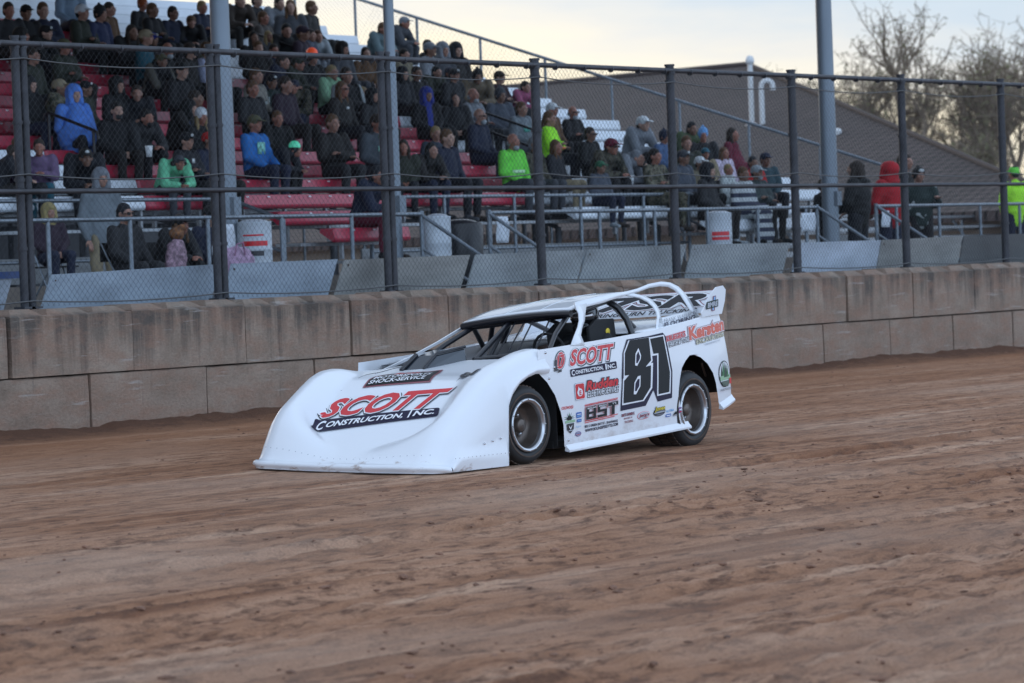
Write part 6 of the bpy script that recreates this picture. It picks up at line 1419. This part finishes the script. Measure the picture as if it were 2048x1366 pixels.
(47.39, 30.47, 0.792, 0.81, 'k', -5, 'slate', 'navy', 'cap', 'green', 'spectator in a green cap and grey hoodie on the lowest white bench'),
(49.24, 31.17, 1.04, 0.782, 'd', 0, 'black', 'black', 'long', 'black', 'child with black hair in front of the low white seats'),
(51.62, 32.57, 1.5, 1.107, 'l', -10, 'grey', 'black', 'cap', 'white', 'spectator in a light grey hoodie and white cap, alone in the white seats'),
(48.98, 30.47, 0.792, 1.022, 'f', -5, 'camo', 'camo', 'short', 'black', 'spectator in full camouflage in the low white seats'),
(51.51, 31.87, 1.27, 0.909, 'k', -10, 'steelblue', 'navy', 'beanie', 'navy', 'spectator in blue with a ruddy face left of the right middle post'),
(53.26, 32.57, 1.5, 0.999, 'l', -10, 'green2', 'black', 'short', 'black', 'dark haired spectator in faded green behind the right middle post'),
(51.06, 31.17, 1.04, 1.028, 'k', -10, 'dolive', 'dolive', 'short', 'brown', 'spectator in drab olive left of the light blue beanie'),
(52.74, 31.87, 1.27, 0.969, 'k', -20, 'black', 'black', 'beanie', 'lblue', 'spectator in a light blue beanie and black jacket'),
(53.65, 31.87, 1.27, 0.978, 'k', 15, 'maroon', 'maroon', 'long', 'dbrown', 'spectator wrapped in a maroon blanket at the right end of the seats'),
(52.2, 31.17, 1.04, 0.824, 'k', -5, 'whitepink', 'black', 'long', 'brown', 'girl in a white and pink shirt in front of the maroon blanket'),
(51.62, 31.17, 1.04, 0.811, 'k', -10, 'tan', 'black', 'cap', 'teal', 'child in a teal cap'),
(49.77, 30.47, 0.792, 1.012, 'k', -5, 'slate', 'black', 'cap', 'dgrey', 'spectator in slate grey right of the right middle post'),
(50.27, 30.47, 0.792, 0.897, 'k', -5, 'tan2', 'black', 'cap', 'white', 'child in a tan jacket and white cap'),
(49.34, 29.77, 0.544, 1.018, 'k', -10, 'black', 'black', 'hood', 'black', 'spectator in a big black hooded coat on the lowest white seats'),
(51.14, 30.47, 0.792, 0.755, 'k', -5, 'whiteb', 'whiteb', 'short', 'blond', 'blond child wrapped in a white blanket'),
(50.41, 29.77, 0.544, 0.957, 'k', -5, 'stripes', 'whiteb', 'short', 'brown', 'child in a dark and white striped blanket'),
(51.92, 30.47, 0.792, 0.903, 'k', -20, 'red', 'black', 'short', 'black', 'black haired child in a red top at the right end of the seats'),
(50.85, 29.77, 0.544, 0.983, 'f', -5, 'dgreen', 'black', 'cap', 'lgrey', 'grey bearded spectator in a cap and dark green jacket, right end of the seats'),
(52.32, 30.47, 0.792, 0.978, 'k', -5, 'tealgrey', 'black', 'cap', 'navy', 'spectator in a dark teal jacket and dark cap, last in the row at the right'),
(35.04, 29.75, -0.4, 0.99, 'S', -10, 'grey2', 'tan', 'hood', 'grey', 'person standing in a light grey hood and tan trousers behind the stand railing'),
(50.86, 28.6, -0.4, 0.87, 'Q', 0, 'black', 'black', 'short', 'dbrown', 'short person in black standing left of the right pole with a cup'),
(51.24, 28.2, -0.4, 1.023, 'B', 165, 'black', 'black', 'long', 'dbrown', 'person with long dark hair in a black coat seen from behind'),
(52.48, 28.3, -0.4, 1.009, 'B', 175, 'redh', 'navy', 'hood', 'redh', 'person in a bright red hoodie with the hood up, seen from behind'),
(54.86, 29.3, -0.4, 1.121, 'S', -20, 'black', 'navy', 'short', 'dbrown', 'tall person half hidden by the fence post beside the red hoodie'),
(53.82, 28.5, -0.4, 0.969, 'Q', -40, 'jersey', 'black', 'beanieg2', 'black', 'person in a black hat with a white emblem standing right of the red hoodie'),
(57.07, 28.4, -0.4, 0.982, 'B', 150, 'hivis2', 'navy', 'cap', 'lime', 'person in a yellow high visibility jacket and lime cap at the right edge'),
(33.37, 28.0, -0.015, 1.0, 'u', -25, 'black', 'black', 'short', 'black', 'dark haired person with glasses sitting on the walkway, left of the pink floral blanket'),
(34.1, 28.0, -0.02, 1.0, 'l', -10, 'black', 'black', 'capl', 'black', 'person with long hair and a black cap sitting on the walkway with a white sheet'),
(34.93, 28.0, -0.044, 1.0, 'k', -10, 'navy', 'black', 'cap', 'black', 'person in a dark cap sitting beside the pink bag, left of the thick left pole'),
(32.17, 28.1, 0.175, 0.8, 'k', -10, 'dplum', 'navy', 'kidhood', 'yellow', 'small child with a yellow hat sitting on the walkway at the left')]
for P_ in PEOPLE: make_person(*P_)

# ---- driver in the cockpit
drv = empty('person', T(-1.72, .51, .42)); tag(drv, 'driver in a black helmet sitting in the cockpit of the race car', 'person')
J = sit(el=(.24, -.25, .30), wr=(.13, -.46, .42), head=(0, -.02, .745), kn=(.14, -.50, .14), an=(.12, -.85, .0)); POSES['drive'] = J; pose_meshes('drive'); M = MESH['drive']
drv.rotation_euler = (0, 0, R_(-90))
suit = mat('race_suit', (.014, .015, .018), .8, bump=.2, bscale=25)
inst('body', M['body'], [SKINS[0], EYE], drv); inst('race_suit', M['jacket'], [suit], drv); inst('trousers', M['trousers'], [suit], drv)
for sm_ in M['shoes']: inst('shoe', sm_, [suit], drv)
b = MB(); ell(b, (0, .010, .022), (.128, .150, .138), 20, 14); cap_pts(b, (0, -.07, -.075), (0, -.02, -.085), .085, .105, 16, (1.1, .75)); hm = fuse(b, 'helmet', .010, 2)
ho = inst('helmet', hm, [mat('helmet_black', (.012, .012, .014), .18, coat=.6)], drv, J['head'] + Vector((0, .0, .01)), (R_(8), 0, R_(12)))
b = MB(); vs = []
for i in range(13):
    a = R_(-62 + i * 124 / 12)
    for z_, rr2 in ((-.020, 1.0), (.045, .985)): vs.append((.131 * math.sin(a) * rr2, .010 - .156 * math.cos(a) * rr2, .02 + z_))
b.add(vs, [(2*i, 2*i+2, 2*i+3, 2*i+1) for i in range(12)], 0, True); v_ = b.build('visor', mat('visor_silver', (.42, .40, .40), .12, .8), ho); sd2 = v_.modifiers.new('solid', 'SOLIDIFY'); sd2.thickness = .004

# ================================================================== SMALL THINGS ON THE WALKWAY
def bin_(x, y, r, h, m, label, band=None):
    t = empty('bin', (x, y, DECK)); tag(t, label, 'bin'); b = MB()
    b.lathe([(r * .92, 0), (r * .97, .03), (r, h * .33), (r * 1.03, h * .34), (r, h * .36), (r, h * .66), (r * 1.03, h * .67), (r, h * .69), (r, h), (r * 1.02, h + .01), (r * .95, h + .01), (r * .93, h - .10)], (0, 0, 0), (0, 0, 1), 28); b.build('drum', m, t)
    b = MB(); ell(b, (0, 0, h - .02), (r * .99, r * .99, .07), 20, 8); b.build('liner', mat('bin_liner', (.35, .38, .42), .35), t)
    if band:
        for (a0, a1, z0, z1, c) in band[1]:
            b = MB(); vs = []
            for i in range(9):
                a = R_(a0 + (a1 - a0) * i / 8); vs += [(r * 1.012 * math.cos(a), r * 1.012 * math.sin(a), z0 * h), (r * 1.012 * math.cos(a), r * 1.012 * math.sin(a), z1 * h)]
            b.add(vs, [(2*i, 2*i+2, 2*i+3, 2*i+1) for i in range(8)], 0, True)
            b.build('print', [INK['red'], INK['black'], INK['maroon']][c], t)
    return t
wb = mat('white_drum', (.50, .55, .60), .5, var=.1, scale=4)
bin_(35.85, 28.05, .215, 1.0, wb, 'white drum with red and black print right of the thick left pole', ('p', [(175, 265, .72, .78, 0), (190, 250, .60, .66, 1), (185, 262, .45, .50, 2), (200, 258, .35, .40, 1), (180, 250, .84, .86, 0)]))
bin_(39.28, 27.75, .17, 1.02, wb, 'plain white drum behind the third fence post', ('p', [(170, 215, .12, .4, 2)]))
bin_(46.35, 27.8, .19, 1.0, wb, 'white drum with red lettering behind the right middle post', ('p', [(180, 262, .62, .74, 0), (200, 265, .46, .50, 1), (190, 262, .34, .37, 1), (195, 262, .22, .25, 1)]))
t = empty('waste_bag', (40.0, 27.9, DECK)); tag(t, 'full black waste bag in a bin behind the sloping stair rail', 'bin')
b = MB(); b.lathe([(.24, 0), (.27, .1), (.29, .5), (.30, .92), (.27, .95), (.20, .93)], (0, 0, 0), (0, 0, 1), 22); b.build('drum', mat('black_plastic', (.010, .011, .014), .4), t)
b = MB(); ell(b, (0, 0, .90), (.27, .27, .10), 18, 8); b.build('liner', mat('black_liner', (.014, .014, .018), .3), t)
def sheet(x, y, z0, w, h, label, m, lines=0):
    b = MB(); n = 6; vs = []
    for i in range(n + 1):
        for j in range(n + 1): vs.append((x + w * i / n, y + .012 * math.sin(i * 1.3 + j), z0 + h * j / n))
    b.add(vs, [(i*(n+1)+j, (i+1)*(n+1)+j, (i+1)*(n+1)+j+1, i*(n+1)+j+1) for i in range(n) for j in range(n)], 0, True)
    o = b.build('paper_sign', m, None); s_ = o.modifiers.new('solid', 'SOLIDIFY'); s_.thickness = .004; tag(o, label, 'sign'); return o
paper = mat('white_paper', (.55, .60, .66), .7, var=.06, scale=6)
sheet(39.52, 27.0, .26, .28, .34, 'white sheet hanging on the walkway railing above the car roof', paper); sheet(47.35, 27.0, .30, .42, .27, 'white sheet on the railing left of the person with long dark hair', paper)
sheet(49.78, 27.0, .33, .26, .25, 'white sheet on the railing below the red hoodie', paper)
t = sheet(34.42, 27.55, .20, .42, .38, 'white sheet held up by the person with long hair and black cap', paper); t.name = 'paper_sheet'
# bags and blanket by the people sitting at the left
b = MB(); b2 = MB(); cap_pts(b, (0, 0, .18), (.25, 0, .20), .17, .17, 14, (1, 1.1)); cap_pts(b, (0, .02, .33), (.3, .02, .34), .10, .10, 12); bag = fuse(b, 'pink_bag', .022, 3, .03, 5)
t = empty('tote_bag', (34.70, 27.55, -.12)); tag(t, 'pink and grey tote bag full of things left of the thick left pole', 'bag'); inst('bag_body', bag, [mat('pink_fabric', (.36, .24, .34), .8, var=.5, scale=9)], t)
b = MB(); b.tube([(0, -.1, .32), (.02, -.12, .46), (.14, -.12, .48), (.2, -.1, .34)], .012, 6); b.build('handle', mat('pink_strap', (.30, .16, .24), .8), t)
b = MB(); cap_pts(b, (0, 0, -.2), (.1, 0, .25), .15, .12, 14, (1.2, .8)); cap_pts(b, (0, -.05, -.35), (.15, -.05, -.15), .15, .15, 12); bl_ = fuse(b, 'floral', .02, 3, .028, 8)
o = inst('blanket', bl_, [mat('floral_fabric', (.26, .17, .21), .85, var=.75, scale=22)], None, (33.72, 27.6, .05)); tag(o, 'pink floral blanket bundled between the two people sitting at the left', 'blanket')
b = MB(); ell(b, (0, 0, .10), (.10, .08, .08), 14, 10); ell(b, (.06, -.03, .17), (.055, .05, .05)); toy = fuse(b, 'toy', .014, 2, .01, 2)
o = inst('soft_toy', toy, [mat('toy_plush', (.16, .07, .03), .9, var=.8, scale=16)], None, (33.85, 27.62, .38)); tag(o, 'orange soft toy on top of the pink floral blanket', 'toy')
# folding chairs under the people who sit on the walkway
for X, Y, Z, lab in ((33.37, 28.0, -.015, 'folding chair under the dark haired person with glasses at the left'), (34.1, 28.0, -.02, 'folding chair under the person with the white sheet'), (34.93, 28.0, -.044, 'folding chair under the person in a dark cap near the pink bag'), (32.17, 28.1, .175, 'high folding chair under the small child with a yellow hat')):
    t = empty('folding_chair', (X, Y, DECK)); tag(t, lab, 'chair', 'folding chairs on the walkway'); zz = Z - DECK - .02
    b = MB(); b.box((-.21, -.24, zz - .02), (.21, .18, zz)); b.build('seat', blkm, t); b = MB(); b.box((-.21, .19, zz + .22), (.21, .21, zz + .44)); b.build('backrest', blkm, t)
    for sx_ in (-.2, .2):
        b = MB(); b.tube([(sx_, -.26, 0), (sx_, .20, zz + .44)], .012, 6); b.build('leg', galv, t); b = MB(); b.tube([(sx_, .22, 0), (sx_, -.18, zz)], .012, 6); b.build('leg', galv, t)
# cups held or standing in the stands
for x, y, z, lab in ((36.95, 30.55, 1.52, 'white cup held by the spectator in black left of the grey hood'), (48.55, 30.65, 1.13, 'white cup by the spectator in slate grey in the low white seats'), (51.05, 28.22, .66, 'cup held by the short person in black on the walkway')):
    t = empty('drink_cup', (x, y, z)); tag(t, lab, 'cup', 'white drink cups'); b = MB(); b.lathe([(.001, 0), (.036, 0), (.048, .13)], (0, 0, 0), (0, 0, 1), 16); b.build('cup', mat('white_cup', (.62, .66, .68), .5), t)
    b = MB(); b.lathe([(.050, .13), (.050, .14), (.001, .143)], (0, 0, 0), (0, 0, 1), 16); b.build('lid', mat('cup_lid', (.6, .62, .62), .4), t)
# far benches and slatted fence beyond the right end of the stand
t = empty('picket_fence', (64, 33, -1.56)); tag(t, 'low pale slatted fence in the distance at the right, under the brown roof', 'fence')
for i in range(46):
    b = MB(); X = 62 + i * .26; b.box((X, 33, -1.56), (X + .13, 33.03, .05)); o = b.build('slat', mat('pale_slat', (.22, .19, .17), .8, var=.2), t); o.location = -t.location
b = MB(); b.box((62, 33.035, -.15), (74, 33.07, -.05)); o = b.build('rail', mat('pale_slat', (.22, .19, .17)), t); o.location = -t.location
t = empty('low_bleacher', (64, 36, -1.56)); tag(t, 'small empty aluminium bleacher in the distance at the right', 'bleacher')
for k_ in range(3):
    b = MB(); b.box((60.5, 35 + .6 * k_, .16 + .22 * k_), (73, 35.28 + .6 * k_, .21 + .22 * k_)); o = b.build('bench', alu, t); o.location = -t.location
    b = MB(); b.box((60.5, 35.3 + .6 * k_, -.1 + .22 * k_), (73, 35.34 + .6 * k_, .02 + .22 * k_)); o = b.build('riser', alu, t); o.location = -t.location
for i in range(6):
    b = MB(); X = 60.8 + i * 2.4; b.tube([(X, 34.9, -1.56), (X, 36.5, .55)], .03, 6); b.tube([(X, 36.3, -1.56), (X, 36.3, .55)], .03, 6); o = b.build('support', galv, t); o.location = -t.location
